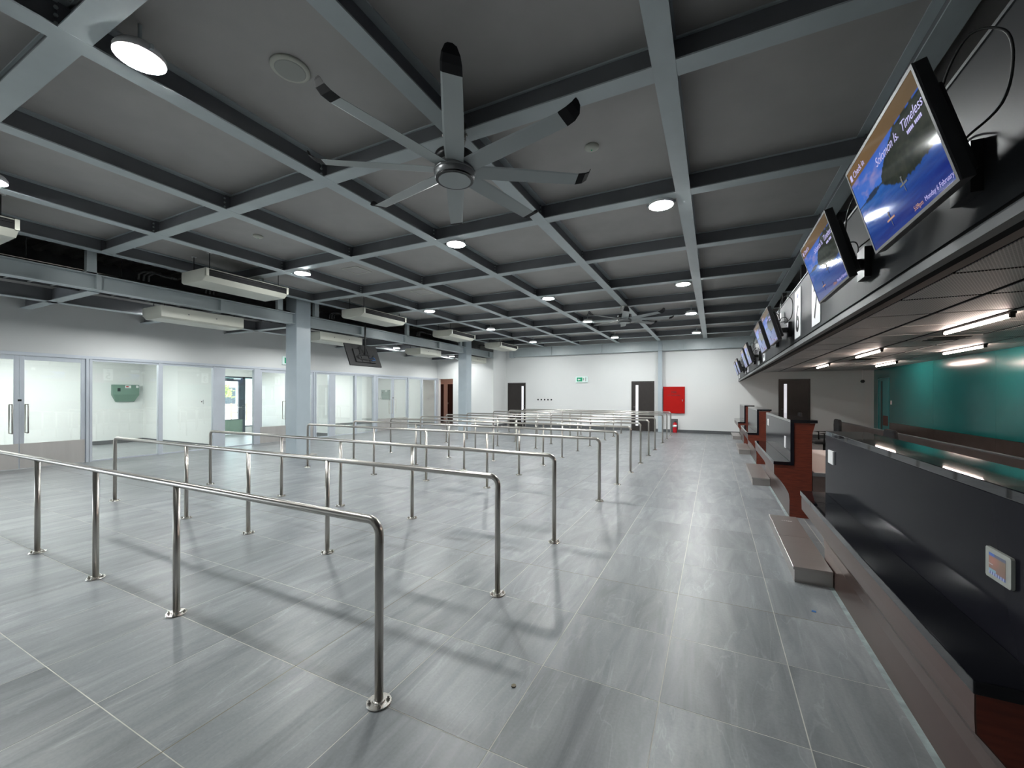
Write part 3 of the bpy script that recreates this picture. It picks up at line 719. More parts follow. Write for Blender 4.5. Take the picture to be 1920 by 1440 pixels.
# ------------------------------------------------------------------ fans
def make_fan(x, y, zb, label, a0, R=1.16):
    t = thing('ceiling_fan', label, 'fan', (x, y, zb), 'eight-bladed ceiling fans')
    MB().lathe([(.145, -.075), (.165, -.06), (.17, -.02), (.165, .03), (.14, .05)], (x, y, zb), 40).build('hub', 'fanhub', t)
    MB().lathe([(.172, -.025), (.176, -.012), (.172, .0)], (x, y, zb), 40).build('hub_ring', 'fanhub', t)
    MB().lathe([(.157, -.080), (.157, -.066)], (x, y, zb), 40).build('black_ring', 'black', t)
    MB().lathe([(.134, -.085), (.134, -.078)], (x, y, zb), 40).build('bottom_disc', 'fan', t)
    MB().lathe([(.10, .05), (.165, .07), (.165, .12), (.06, .13)], (x, y, zb), 32).build('motor_cover', 'black', t)
    MB().lathe([(.022, .12), (.022, ZB - zb + .01)], (x, y, zb), 16).build('down_rod', 'fan', t)
    mb = MB()
    for s in (-1, 1):
        mb.box(x + s * .07 - .004, x + s * .07 + .004, y - .06, y + .06, ZB - .085, ZB + .055)
        for dy in (-.04, .04):
            mb.lathe([(.012, 0), (.012, s * .02)], (x + s * .075, y + dy, ZB - .05), 6, 'x', False)
    mb.box(x - .075, x + .075, y - .05, y + .05, ZB - .022, ZB - .004)
    mb.build('mount_bracket', 'steelb', t)
    mb = MB()
    for s in (-1, 1): mb.tube([(x + s * .075, y + .03, ZB - .03), (x + s * .09, y + .02, ZB - .10), (x + s * .08, y, zb + .13)], .005, 6)
    mb.build('safety_cable', 'steelb', t)
    for k in range(8):
        a = a0 + k * PI / 4
        u = Vector((math.cos(a), math.sin(a), 0)); v = Vector((-math.sin(a), math.cos(a), 0)); z = Vector((0, 0, 1))
        c = Vector((x, y, zb))
        pit = -.20
        secs = [(.15, .150, 0), (.4, .160, 0), (.7, .150, 0), (R - .11, .132, 0)]
        def ring(r, wd, th, lift, up=0.0):
            nrm = (z * math.cos(pit) - v * math.sin(pit)).normalized(); cv = (v * math.cos(pit) + z * math.sin(pit)).normalized()
            pr_ = [(-.5, 0), (-.3, th), (.1, th * 1.2), (.5, .1 * th), (.5, -.1 * th), (0, -th * .2), (-.4, -th * .3)]
            return [c + u * r + cv * (p[0] * wd) + nrm * p[1] + z * lift for p in pr_]
        vs = []
        for r, wd, _ in secs: vs += ring(r, wd, .010, 0)
        n = 7; fs = [tuple(range(n - 1, -1, -1)), tuple(range(3*n, 4*n))]
        for i in range(3):
            for q in range(n): fs.append((i*n + q, i*n + (q+1) % n, (i+1)*n + (q+1) % n, (i+1)*n + q))
        bl = MB().add(vs, fs, False).build('blade', 'fan', t)
        tips = [(R - .112, .135, .0), (R - .05, .130, .012), (R - .01, .11, .035), (R + .005, .07, .07)]
        vs = []
        for r, wd, lf_ in tips: vs += ring(r, wd, .012, lf_)
        MB().add(vs, fs, False).build('blade_tip', 'fantip', bl, label='black upturned blade tip')
    return t
make_fan(-1.955, 2.88, 3.35, 'large eight-bladed grey ceiling fan nearest the viewer, black blade tips', math.radians(-57))
make_fan(-2.0, 10.4, 3.36, 'eight-bladed ceiling fan farther away near the back wall', math.radians(-32))

# ------------------------------------------------------------------ suspended air conditioners
def ac_unit(x0, x1, y0, y1, z0, zt, face, label, rods_to, group):
    """face=+1: louvres on the +x side; face=-1: on the -x side"""
    t = thing('air_conditioner', label, 'air conditioner', ((x0+x1)/2, (y0+y1)/2, z0), group)
    if face > 0: prof = [(x0, z0 + .03), (x0 + .05, z0), (x1 - .13, z0), (x1 - .02, z0 + .075), (x1 - .02, zt - .03), (x1 - .05, zt), (x0, zt)]
    else: prof = [(x1, z0 + .03), (x1 - .05, z0), (x0 + .13, z0), (x0 + .02, z0 + .075), (x0 + .02, zt - .03), (x0 + .05, zt), (x1, zt)]
    MB().prism(prof, 'y', y0, y1).build('casing', 'acw', t, bevel=.008)
    xf = x1 - .02 if face > 0 else x0 + .02
    d = .004 * face
    a = z0 + .070; b = zt - .025
    mb = MB(); mb.box(min(xf, xf + d), max(xf, xf + d), y0 + .04, y1 - .04, a + .005, b); mb.build('louvre_opening', 'fantip', t)
    mb = MB(); zz = (a + b) / 2 + .02
    mb.box(min(xf + d, xf + 5*d), max(xf + d, xf + 5*d), y0 + .05, y1 - .05, zz, zz + .005)
    mb.build('louvre', 'blackm', t)
    for yy in (y0 + .02, y1 - .02):
        B(min(xf - .03*face, xf + .014*face), max(xf - .03*face, xf + .014*face), yy - .02, yy + .02, a, b + .015).build('end_cheek', 'acw', t)
    for xx in (x0 + .15, x1 - .15):
        for yy in (y0 + .12, y1 - .12):
            MB().tube([(xx, yy, zt), (xx, yy, rods_to)], .006, 6).build('hanging_rod', 'blackm', t)
            if face > 0: MB().lathe([(.04, 0), (.04, -.012)], (xx, yy, rods_to), 14).build('ceiling_rose', 'whitep', t)
    if face < 0:
        for yy in (y0 + .45, y0 + .95):
            MB().lathe([(.012, 0), (.012, .006)], (x1, yy, z0 + .13), 8, 'x').build('cover_screw', 'strip', t)
    return t
ylist = [(.30, 1.86), (3.92, 5.40), (7.38, 8.90), (11.1, 12.55), (14.55, 16.1)]
lab1 = ['cream ceiling air conditioner cut off at the left edge', 'cream ceiling air conditioner left of the nearest column, louvres to the hall', 'cream ceiling air conditioner above the hanging black screen', 'cream ceiling air conditioner in front of the far column top', 'farthest cream ceiling air conditioner by the back wall']
for (a, b), lb in zip(ylist, lab1): ac_unit(-8.40, -7.62, a, b, 3.40, 3.61, 1, lb, ZC - .001, 'air conditioners facing the hall')
lab2 = ['cream air conditioner hung under the girder left of the nearest column, back turned', 'cream air conditioner hung behind the hanging black screen, back turned', 'cream air conditioner hung left of the far column, back turned', 'farthest back-turned cream air conditioner, right of the far column']
for (a, b), lb in zip([(3.98, 5.48), (7.42, 8.85), (11.5, 12.72), (14.9, 16.15)], lab2): ac_unit(-9.92, -9.22, a, b, 2.90, 3.135, -1, lb, 3.39, 'air conditioners facing the glazing')

# ------------------------------------------------------------------ hanging screen, seen from the back
t = thing('hanging_screen', 'black display screen hanging from a pole, seen from behind', 'screen', (-8.75, 8.45, 3.9))
C_ = Vector((-8.78, 8.46, 2.565)); ux = Vector((0, 1, 0)); up = Vector((-.24, 0, .58)).normalized(); nn = ux.cross(up).normalized()
if nn.x < 0: nn = -nn
MB().obox(C_, ux, up, nn, .575, .325, .018).build('casing', 'blackm', t, bevel=.004)
MB().obox(C_ + nn * .035 - up * .03, ux, up, nn, .36, .20, .02).build('rear_housing', 'blackm', t, bevel=.01)
MB().obox(C_ - nn * .02, ux, up, nn, .56, .31, .002).build('glass_front', 'black', t)
mb = MB()
for s in (-.14, .14): mb.obox(C_ + nn * .06 + ux * s, ux, up, nn, .02, .22, .008)
mb.obox(C_ + nn * .068, ux, up, nn, .18, .03, .01); mb.build('mount_plate', 'black', t)
MB().tube([(C_.x + .09, 8.44, 3.9), (C_.x + .09, 8.44, 2.62), tuple(C_ + nn * .07)], .022, 12).build('pole', 'black', t)
mb = MB()
for k in range(5):
    o_ = C_ + nn * .07
    pts = [o_ + ux * (.02 * k) + up * .05, o_ + ux * (-.15 - .05 * k) + up * (-.02 * k) + nn * .02, o_ + ux * (-.25 + .02 * k) - up * (.12 + .01 * k), o_ + ux * (.05 * k) - up * .15 + nn * .02, o_ + ux * (.2 + .03 * k) - up * (.1 - .03 * k)]
    mb.tube(smooth(pts), .006, 6)
mb.build('cables', 'cable', t)
o_ = C_ + nn * .065
MB().tube([o_ + ux * .16 - up * .10, o_ + ux * .30 - up * .07, o_ + ux * .34 - up * .14, o_ + ux * .24 - up * .17, o_ + ux * .18 - up * .14], .012, 6).build('cable_coil', 'bluec', t, label='coiled blue cable')

# ------------------------------------------------------------------ queue rails
RR = .0205; ZR = .868
XE, XW = -1.434, -7.434
PX = [-3.234, -4.434, -5.634]
YR = [1.485, 2.685, 3.885, 5.69, 6.885, 8.085, 9.285, 10.53, 11.72, 13.55, 14.85, 16.2]
rl = ['nearest stainless steel queue rail, running out of view at the left', 'second stainless steel queue rail from the front', 'third stainless steel queue rail from the front', 'fourth stainless steel queue rail from the front',
      'fifth stainless steel queue rail from the front', 'sixth stainless steel queue rail from the front', 'seventh stainless steel queue rail from the front', 'eighth stainless steel queue rail from the front',
      'fourth queue rail counted from the back wall', 'third queue rail counted from the back wall', 'queue rail second from the back wall', 'queue rail closest to the back wall']
def rail_path():
    rb = .065; pts = [(XE, 0, .004), (XE, 0, ZR - rb)]
    for k in range(1, 8):
        a = PI/2 * k / 8; pts.append((XE - rb + rb * math.cos(a), 0, ZR - rb + rb * math.sin(a)))
    pts += [(XE - rb, 0, ZR), (XW + rb, 0, ZR)]
    for k in range(1, 8):
        a = PI/2 * k / 8; pts.append((XW + rb - rb * math.sin(a), 0, ZR - rb + rb * math.cos(a)))
    pts += [(XW, 0, ZR - rb), (XW, 0, .004)]
    return pts
def make_rail(bolts):
    t = thing('queue_rail', '', 'rail', (0, 0, 0), 'stainless queue rails across the hall')
    MB().tube(rail_path(), RR, 20).build('handrail', 'steel', t)
    for x in PX: MB().tube([(x, 0, .004), (x, 0, ZR - .01)], RR * .97, 16).build('post', 'steel', t)
    for x in [XE] + PX + [XW]:
        fl = MB().lathe([(.058, .0005), (.06, .004), (.058, .008), (.03, .009), (.028, .016), (.022, .018)], (x, 0, 0), 28, 'z', False).build('base_flange', 'steelb', t)
        if bolts:
            for a in (.785, 2.356, 3.927, 5.498):
                MB().lathe([(.0095, .008), (.0095, .016), (.005, .016), (.005, .024)], (x + .043 * math.cos(a), .043 * math.sin(a), 0), 6, 'z', False).build('bolt', 'steelb', fl)
    return t
near = make_rail(True); far = make_rail(False)
used_far = False
for k, (y, lb) in enumerate(zip(YR, rl)):
    if k == 0: r = near
    elif k < 4: r = copy_tree(near)
    elif not used_far: r = far; used_far = True
    else: r = copy_tree(far)
    r.location = (0, y, 0); r['label'] = lb

# ------------------------------------------------------------------ counters
cl = ['nearest check-in counter with black granite ledge and panel, at the right edge', 'second check-in counter, its red-brown end panel facing the viewer', 'third check-in counter from the front', 'farthest check-in counter, near the back wall']
spans = [(1.62, 4.225), (5.975, 8.57), (10.32, 12.90), (14.45, 16.95)]
prof_front = [(.83, 0), (.832, .20), (.824, .281), (.803, .325), (.782, .366), (.757, .405), (.732, .441), (.700, .480), (.673, .511), (.671, .56), (.671, .626)]
def bez(o, w_=.003): return o
for k, ((a, b), lb) in enumerate(zip(spans, cl)):
    t = thing('check_in_counter', lb, 'counter', (.9, (a+b)/2, 0), 'check-in counters along the right side')
    # two wood end panels with the curved outline
    prof = prof_front + [(.866, .626), (.872, 1.143), (1.085, 1.143), (1.057, 1.03), (1.052, .9), (1.052, 0)]
    MB().prism(prof, 'y', a + .012, a + .034).build('end_panel', 'wood', t)
    MB().prism(prof, 'y', b - .034, b - .012).build('end_panel', 'wood', t)
    # curved steel front
    out = prof_front; inn = [(x + .012, z) for x, z in reversed(prof_front)]
    MB().prism([(x - .004, z) for x, z in out] + inn, 'y', a + .0125, b - .0125).build('front_cladding', 'front', t)
    B(1.03, 1.05, a + .035, b - .035, 0, 1.0).build('staff_side_panel', 'wood', t)
    # granite ledge, upright and top in slabs
    n = 2 if k == 0 else 1
    c_ = b - .42 if k == 0 else b
    cuts = [(a, c_ - .0015), (c_ + .0015, b)] if k == 0 else [(a, b)]
    for p, q in cuts:
        B(.660, .8335, p, q, .628, .668).build('ledge', 'granite', t, bevel=.003)
    up_ = B(.834, .870, a, b, .628, 1.1455).build('back_panel', 'granitep', t, bevel=.002)
    B(.834, 1.105, a, b, 1.146, 1.181).build('top', 'granite', t, bevel=.003)
tag(B(.8235, .8335, 3.943, 4.090, .938, 1.04).build('notice_card', 'whitep'), 'white blank card on the far end of the nearest counter panel', 'card')
tag(B(.8275, .8335, 6.31, 6.42, .80, .95).build('notice_card', 'whitep'), 'white card low on the second counter panel', 'card')
tag(B(.8275, .8335, 8.15, 8.29, .97, 1.08).build('notice_card', 'whitep'), 'white card at the far end of the second counter panel', 'card')
# weigh display in the nearest panel
t = thing('display_unit', 'small framed colour display set in the nearest counter panel', 'display', (.83, 1.885, .92))
MB().prism([(1.819, .875), (1.824, .870), (1.947, .870), (1.952, .875), (1.952, .964), (1.947, .969), (1.824, .969), (1.819, .964)], 'x', .824, .8335).build('bezel', mat('display_bezel', (.34, .35, .32), .4), t)
def paint_screen(name, w_, h_, fn, nx, ny, origin, ux, uz, parent, strength, nudge):
    """flat picture: a grid whose vertex colours are drawn by fn(u, v)"""
    ux = Vector(ux); uz = Vector(uz); o0 = Vector((0, 0, 0)); q = parent
    while q is not None: o0 += q.location; q = q.parent
    vs = []; cs = []
    for j in range(ny + 1):
        for i in range(nx + 1):
            u, v = i / nx, j / ny
            vs.append(tuple(Vector(origin) + ux * (u * w_) + uz * (v * h_) - o0)); cs.append(fn(u, v))
    fs = [(j*(nx+1)+i, j*(nx+1)+i+1, (j+1)*(nx+1)+i+1, (j+1)*(nx+1)+i) for j in range(ny) for i in range(nx)]
    me = bpy.data.meshes.new(name); me.from_pydata(vs, [], fs)
    at = me.color_attributes.new('picture', 'FLOAT_COLOR', 'POINT')
    for i, c in enumerate(cs): at.data[i].color = (*c, 1)
    m = bpy.data.materials.get('screen_' + nudge)
    if not m:
        m = bpy.data.materials.new('screen_' + nudge); m.use_nodes = True; nt = m.node_tree; b = nt.nodes['Principled BSDF']
        b.inputs['Base Color'].default_value = (.01, .01, .012, 1); b.inputs['Roughness'].default_value = .06; b.inputs['Specular IOR Level'].default_value = .35
        vc = nt.nodes.new('ShaderNodeVertexColor'); vc.layer_name = 'picture'
        nt.links.new(vc.outputs[0], b.inputs['Emission Color']); b.inputs['Emission Strength'].default_value = strength
    me.materials.append(m)
    o = bpy.data.objects.new(name, me); COL.objects.link(o); o.parent = parent
    return o
def small_pic(u, v):
    if v > .86: return (.02, .07, .28) if u < .35 else (.05, .06, .10)
    if v < .14: return (.20, .24, .40) if (int(u * 14) % 2 == 0) else (.05, .07, .16)
    if v < .26 and u < .45: return (.12, .22, .28)
    if v > .45 and u < .25 and v < .5: return (.3, .3, .3)
    r = math.hypot(u - .25, v - .7)
    return (.13 + .10 * max(0, 1 - r * 2), .07 + .02 * v, .055)
paint_screen('screen', .088, .070, small_pic, 42, 32, (.8232, 1.932, .884), (0, -1, 0), (0, 0, 1), t, .9, 'small')
# luggage scales
for k, (ya, yb, lb) in enumerate(((3.90, 5.50, 'nearest low brushed steel baggage scale beside the first counter'), (7.86, 9.45, 'second low steel baggage scale on the floor'), (11.85, 13.4, 'third low steel baggage scale on the floor'), (15.78, 17.2, 'farthest low steel baggage scale, near the back wall'))):
    t = thing('baggage_scale', lb, 'scale', (.75, (ya+yb)/2, 0), 'steel baggage scales between the counters')
    B(.575, .822, ya + .01, yb - .01, .0, .118).build('base_box', 'scale', t)
    ym = ya + (yb - ya) * .52
    x1 = .822
    B(.564, x1, ya, ym - .002, .100, .124).build('top_plate', 'scale', t, bevel=.004)
    B(.564, x1, ym + .002, yb, .100, .124).build('top_plate', 'scale', t, bevel=.004)
    if k == 0:
        for q in range(5): B(.66 + q*.02, .672 + q*.02, yb - .22, yb - .20, .1241, .1246).build('etched_mark', 'whitep', t)
# staff side: desk pieces, chairs, conveyor, teal wall
for k, ((a, b), lb) in enumerate(zip(spans, ('low conveyor infeed behind the nearest counter', 'low pale-topped conveyor infeed behind the second counter', 'low conveyor infeed behind the third counter', 'low conveyor infeed behind the farthest counter'))):
    t = thing('conveyor_infeed', lb, 'conveyor', (1.4, (a + b) / 2, 0), 'conveyor infeeds behind the counters')
    B(1.060, 1.76, a + .02, b - .05, 0, .515).build('casing', 'dsteel', t)
    B(1.058, 1.765, a + .015, b - .045, .515, .555).build('edge_band', 'strip', t)
    B(1.075, 1.74, a + .03, b - .06, .555, .562).build('belt_top', 'deskw', t)
def chair(x, y, rz, label):
    t = thing('office_chair', label, 'chair', (x, y, 0), 'black office chairs behind the counters')
    MB().prism([(x - .22, y - .22), (x + .22, y - .22), (x + .24, y + .2), (x - .24, y + .2)], 'z', .45, .52).build('seat', 'fabric', t, bevel=.03)
    MB().prism([(-.20 + y, .62), (.20 + y, .62), (.23 + y, .85), (.19 + y, .98), (-.19 + y, .98), (-.23 + y, .85)], 'x', x + .20, x + .26).build('backrest', 'fabric', t, bevel=.03)
    MB().tube([(x + .2, y, .48), (x + .27, y, .5), (x + .27, y, .7)], .018, 8).build('back_bar', 'blackm', t)
    MB().lathe([(.025, .06), (.025, .45)], (x, y, 0), 12).build('gas_column', 'blackm', t)
    mb = MB()
    for k in range(5):
        a = 2*PI*k/5 + .3; mb.tube([(x, y, .09), (x + .28 * math.cos(a), y + .28 * math.sin(a), .06)], .018, 8)
    mb.build('star_base', 'blackm', t)
    for k in range(5):
        a = 2*PI*k/5 + .3; MB().lathe([(.028, -.02), (.028, .02)], (x + .28 * math.cos(a), y + .28 * math.sin(a), .029), 12, 'y').build('castor', 'black', t)
    for s in (-1, 1): MB().tube([(x - .05, y + s * .25, .48), (x - .05, y + s * .27, .68), (x - .14, y + s * .27, .69), (x + .12, y + s * .27, .69)], .015, 8).build('armrest', 'black', t)
chair(2.12, 7.95, 0, 'black office chair nearest the viewer, behind the second counter')
chair(2.13, 10.9, 0, 'black office chair behind the third counter')
chair(2.1, 15.0, 0, 'black office chair near the back wall, behind the farthest counter')
t = thing('baggage_conveyor', 'long brushed steel baggage conveyor along the teal wall', 'conveyor', (4.3, 9, 0))
B(3.80, 3.83, 1.0, 17.2, 0, .60).build('side_guard', 'dsteel', t)
B(3.79, 3.86, 1.0, 17.2, .60, .62).build('guard_rail', 'strip', t)
B(3.86, 4.79, 1.0, 17.2, .38, .42).build('belt', 'blackm', t)
mb = MB(); y = 1.4
while y < 17: mb.box(3.9, 4.7, y, y + .06, 0, .38); y += 2.6
mb.build('support_frame', 'strip', t)
# teal panels
tw = sroot('wall_right_lining', 'glossy teal wall panelling with steel lower panels', (XR, 9, 0))
y = -3.9; edges = [-3.9, -1.4, 1.1, 3.6, 6.1, 8.6, 11.1, 13.6, 16.40]
for a, b in zip(edges[:-1], edges[1:]):
    B(XR - .012, XR + .018, a + .002, b - .002, .67, 2.349).build('teal_panel', 'teal', tw)
    B(XR - .014, XR + .018, a + .002, b - .002, 0, .665).build('steel_panel', 'dsteel', tw, label='brushed steel lower panel')
B(XR - .012, XR + .018, 16.40, YB - .001, 2.06, 2.349).build('teal_panel', 'teal', tw)
B(XR - .012, XR + .018, 17.36, YB - .001, 0, 2.06).build('teal_panel', 'teal', tw)
t = sroot('door_10', 'teal door with glass slot at the far end of the teal wall', (XR, 16.5, 0))
B(XR - .02, XR + .018, 16.42, 16.47, 0, 2.05).build('frame', 'tealdoor', t); B(XR - .02, XR + .018, 17.30, 17.35, 0, 2.05).build('frame', 'tealdoor', t); B(XR - .02, XR + .018, 16.47, 17.30, 2.0, 2.05).build('frame', 'tealdoor', t)
B(XR - .005, XR + .012, 16.475, 17.295, .005, 1.995).build('leaf', 'tealdoor', t)
B(XR - .012, XR - .005, 17.0, 17.12, .4, 1.95).build('glass_slot', 'black', t)
B(XR - .010, XR - .005, 16.49, 16.95, .55, .86).build('vent_plate', 'wood', t)
tag(B(XR - .022, XR - .0125, 16.19, 16.28, 1.22, 1.34).build('wall_switch', 'whitep'), 'white switch plate on the teal wall beside the teal door', 'switch')
# camera dome at the far end
t = thing('security_camera', 'small security camera hanging below the mesh ceiling by the teal corner', 'camera', (4.38, 17.2, 2.35))
MB().lathe([(.012, 0), (.012, -.34)], (4.38, 17.2, 2.345), 10).build('stem', 'whitep', t)
MB().lathe([(.03, 0), (.06, -.03), (.06, -.06), (.03, -.10)], (4.38, 17.2, 2.01), 18).build('dome', 'black', t)

# ------------------------------------------------------------------ bulkhead over the counters
bk = sroot('trim_7', 'black bulkhead above the check-in counters', (.83, 9, 2.0))
B(.832, .862, -1.5, YB - .002, 2.085, 2.690).build('fascia_board', 'fascia', bk)
B(.826, .872, -1.5, YB - .002, 2.690, 2.705).build('top_capping', 'strip', bk)
B(.820, .862, -1.5, YB - .002, 2.020, 2.062).build('edge_strip', 'strip', bk)
B(.840, .862, -1.5, YB - .002, 2.062, 2.085).build('shadow_gap', 'soffit', bk)
MB().prism([(.862, 2.020), (.90, 2.020), (1.51, 2.345), (1.51, 2.375), (.862, 2.06)], 'y', -1.5, YB - .002).build('sloped_soffit', 'soffit', bk)
for yb in (5.6, 7.0): B(.88, .93, yb, yb + .05, 2.40, 2.95).build('hanger', 'soffit', bk)
MB().tube([(1.1, -1.5, 2.9), (1.1, 17.6, 2.9)], .03, 8).build('dark_conduit', 'soffit', bk)
mc = sroot('ceiling_over_counters', 'lay-in mesh panel ceiling over the staff side', (3, 9, 2.35))
B(1.45, XR, -1.5, YB - .002, 2.395, 2.42).build('void_liner', 'soffit', mc)
xs = [1.51, 2.085, 2.72, 3.40, 4.03, XR - .012]
ys = []; y = -.60
while y < 17.7: ys.append(y); y += .925
ys.append(17.74)
for i in range(5):
    for a, b in zip(ys[:-1], ys[1:]):
        g0 = .027
        xa = xs[i] + (.03 if i == 2 else g0); xb = xs[i+1] - (.03 if i == 1 else g0)
        if b - a < .1: continue
        B(xa, xb, a + .022, b - .022, 2.348, 2.356).build('panel', 'mesh', mc)
for x in xs[1:5]: B(x - .014, x + .014, -1.4, YB - .003, 2.356, 2.394).build('grid_rail', 'soffit', mc)
# tubes
for k, (x, a, b, lb) in enumerate(((2.75, 6.08, 7.42, 'nearest warm tube light in the left row over the staff side'), (2.75, 9.75, 11.2, 'second warm tube light in the left row over the staff side'), (2.75, 13.57, 14.95, 'farthest warm tube light in the left row over the staff side'),
                                   (4.04, 9.61, 10.95, 'nearer warm tube light next to the teal wall'), (4.04, 13.3, 14.7, 'farther warm tube light next to the teal wall'), (2.75, 2.2, 3.6, 'warm tube light over the nearest counter, out of view'), (4.04, 5.7, 7.1, 'warm tube light by the teal wall nearest the viewer'))):
    t = thing('tube_light', lb, 'light', (x, (a+b)/2, 2.35), 'warm tube lights over the staff side')
    MB().tube([(x, a, 2.305), (x, b, 2.305)], .018, 12).build('tube', 'tube', t)
    B(x - .025, x + .025, a - .04, b + .02, 2.325, 2.347).build('batten', 'black', t)
    for yy in (a - .03, b): B(x - .02, x + .02, yy, yy + .03, 2.285, 2.325).build('end_cap', 'black', t)
for k, (x, y, lb) in enumerate(((3.10, 8.35, 'recessed air vent in the mesh ceiling between the tube lights'), (3.10, 12.2, 'recessed air vent in the mesh ceiling farther back'))):
    t = thing('ceiling_vent', lb, 'vent', (x, y, 2.34))
    B(x - .28, x + .28, y - .28, y + .28, 2.335, 2.347).build('plate', 'ceil', t)
    for q in (-.18, 0, .18): B(x - .2, x + .2, y + q - .03, y + q + .03, 2.328, 2.335).build('slat', 'soffit', t)

# ------------------------------------------------------------------ numbered signs
def nsign(num, yc, lb, half=.17):
    t = thing('number_sign', lb, 'sign', (.82, yc, 2.38), 'white counter number signs')
    B(.824, .831, yc - half, yc + half, 2.115, 2.645).build('plate', 'signw', t)
    add_text(num, .42, 'ink', 'number', t, (.8235, yc, 2.185), (0, -1, 0), (0, 0, 1), 'CENTER', bold=.004)
    mb = MB().prism([(yc + .05, 2.565), (yc - .02, 2.60), (yc - .05, 2.575), (yc, 2.55)], 'x', .8225, .8239); mb.build('logo_mark', mat('logo_blue' + num, (.10, .12, .30), .4), t)
nsign('7', 4.55, 'white sign with black number 7, half hidden by the second screen')
nsign('6', 5.46, 'white sign with black number 6 on the bulkhead')
nsign('5', 8.86, 'white sign with number 5, half hidden by the fourth screen')
nsign('4', 9.85, 'white sign with number 4 beyond the fourth screen')
nsign('3', 12.90, 'white sign with number 3 beyond the fifth and sixth screens')
nsign('2', 13.85, 'white sign with number 2 far along the bulkhead')
nsign('1', 17.1, 'farthest white sign, number 1, at the back wall')

# ------------------------------------------------------------------ display screens
def hsh(a, b):
    v = math.sin(a * 127.1 + b * 311.7) * 43758.5453; return v - math.floor(v)
def vnoise(x, y):
    xi, yi = math.floor(x), math.floor(y); fx, fy = x - xi, y - yi
    fx = fx*fx*(3-2*fx); fy = fy*fy*(3-2*fy)
    a, b, c, d = hsh(xi, yi), hsh(xi+1, yi), hsh(xi, yi+1), hsh(xi+1, yi+1)
    return a + (b-a)*fx + (c-a)*fy + (a-b-c+d)*fx*fy
def fbm(x, y): return .5*vnoise(x, y) + .25*vnoise(2*x+3, 2*y) + .15*vnoise(4*x, 4*y+7) + .1*vnoise(8*x, 8*y)
def mix(a, b, t): t = max(0, min(1, t)); return tuple(p + (q - p) * t for p, q in zip(a, b))
def lagoon(u, v):
    if v > .84: return mix((.19, .11, .045), (.13, .09, .05), u)
    hz = .54
    top = .54 + .0 if u < .40 else .54 + .28 * min(1, (u - .40) / .30) ** .7 + .03 * fbm(u * 22, 1)
    low = .54 - .015 * fbm(u*20, 3) if u < .38 else .54 - .17 * min(1, (u - .38) / .2) + .06 * max(0, u - .6) - .05 * fbm(u * 26, 2)
    if u < .34 and u > .12 and abs(v - .53 - .01*fbm(u*30, 4)) < .018 + .03 * max(0, .1 - abs(u - .24)) * 5: return (.02, .035, .07)
    if low < v < top:
        n = fbm(u * 30, v * 22); return mix((.010, .016, .012), (.045, .05, .035), n * 1.4 - .3)
    if v >= hz:
        c = mix((.05, .17, .62), (.03, .11, .50), (v - hz) * 3)
        return mix(c, (.26, .24, .52), (fbm(u * 9, v * 16) - .48) * 6 * max(0, 1 - u * 1.6))
    c = mix((.02, .13, .45), (.005, .02, .20), (hz - v) * 2.0 + .25 * u)
    c = mix(c, (.20, .20, .50), (fbm(u * 8 + 5, v * 18) - .46) * 5 * max(0, 1 - u * 1.9) * max(0, (v - .22) * 3))
    rp = (fbm(u * 6, v * 60) - .5) * .5
    return mix(c, (.03, .18, .55), rp) if rp > 0 else mix(c, (0, .01, .08), -rp * 1.5)
sl = ['largest, nearest display screen, showing a blue lagoon picture and check-in text', 'second display screen from the front, showing the blue lagoon picture', 'third display screen, left of number 6 sign', 'fourth display screen, just beyond the third', 'fifth display screen along the bulkhead', 'sixth display screen along the bulkhead', 'seventh display screen, near the back wall', 'farthest display screen, next to the back wall']
TY = [(1.695, 2.415), (2.82, 3.54), (5.60, 6.31), (6.67, 7.38), (9.20, 9.93), (10.33, 11.04), (13.0, 13.73), (14.1, 14.8)]
TOP = Vector((.55, 0, 2.508)); BOT = Vector((.662, 0, 2.118))
uz = (TOP - BOT).normalized(); uy = Vector((0, -1, 0)); nrm = Vector((-uz.z, 0, uz.x))     # facing the hall and down
if nrm.x > 0: nrm = -nrm
hh = (TOP - BOT).length
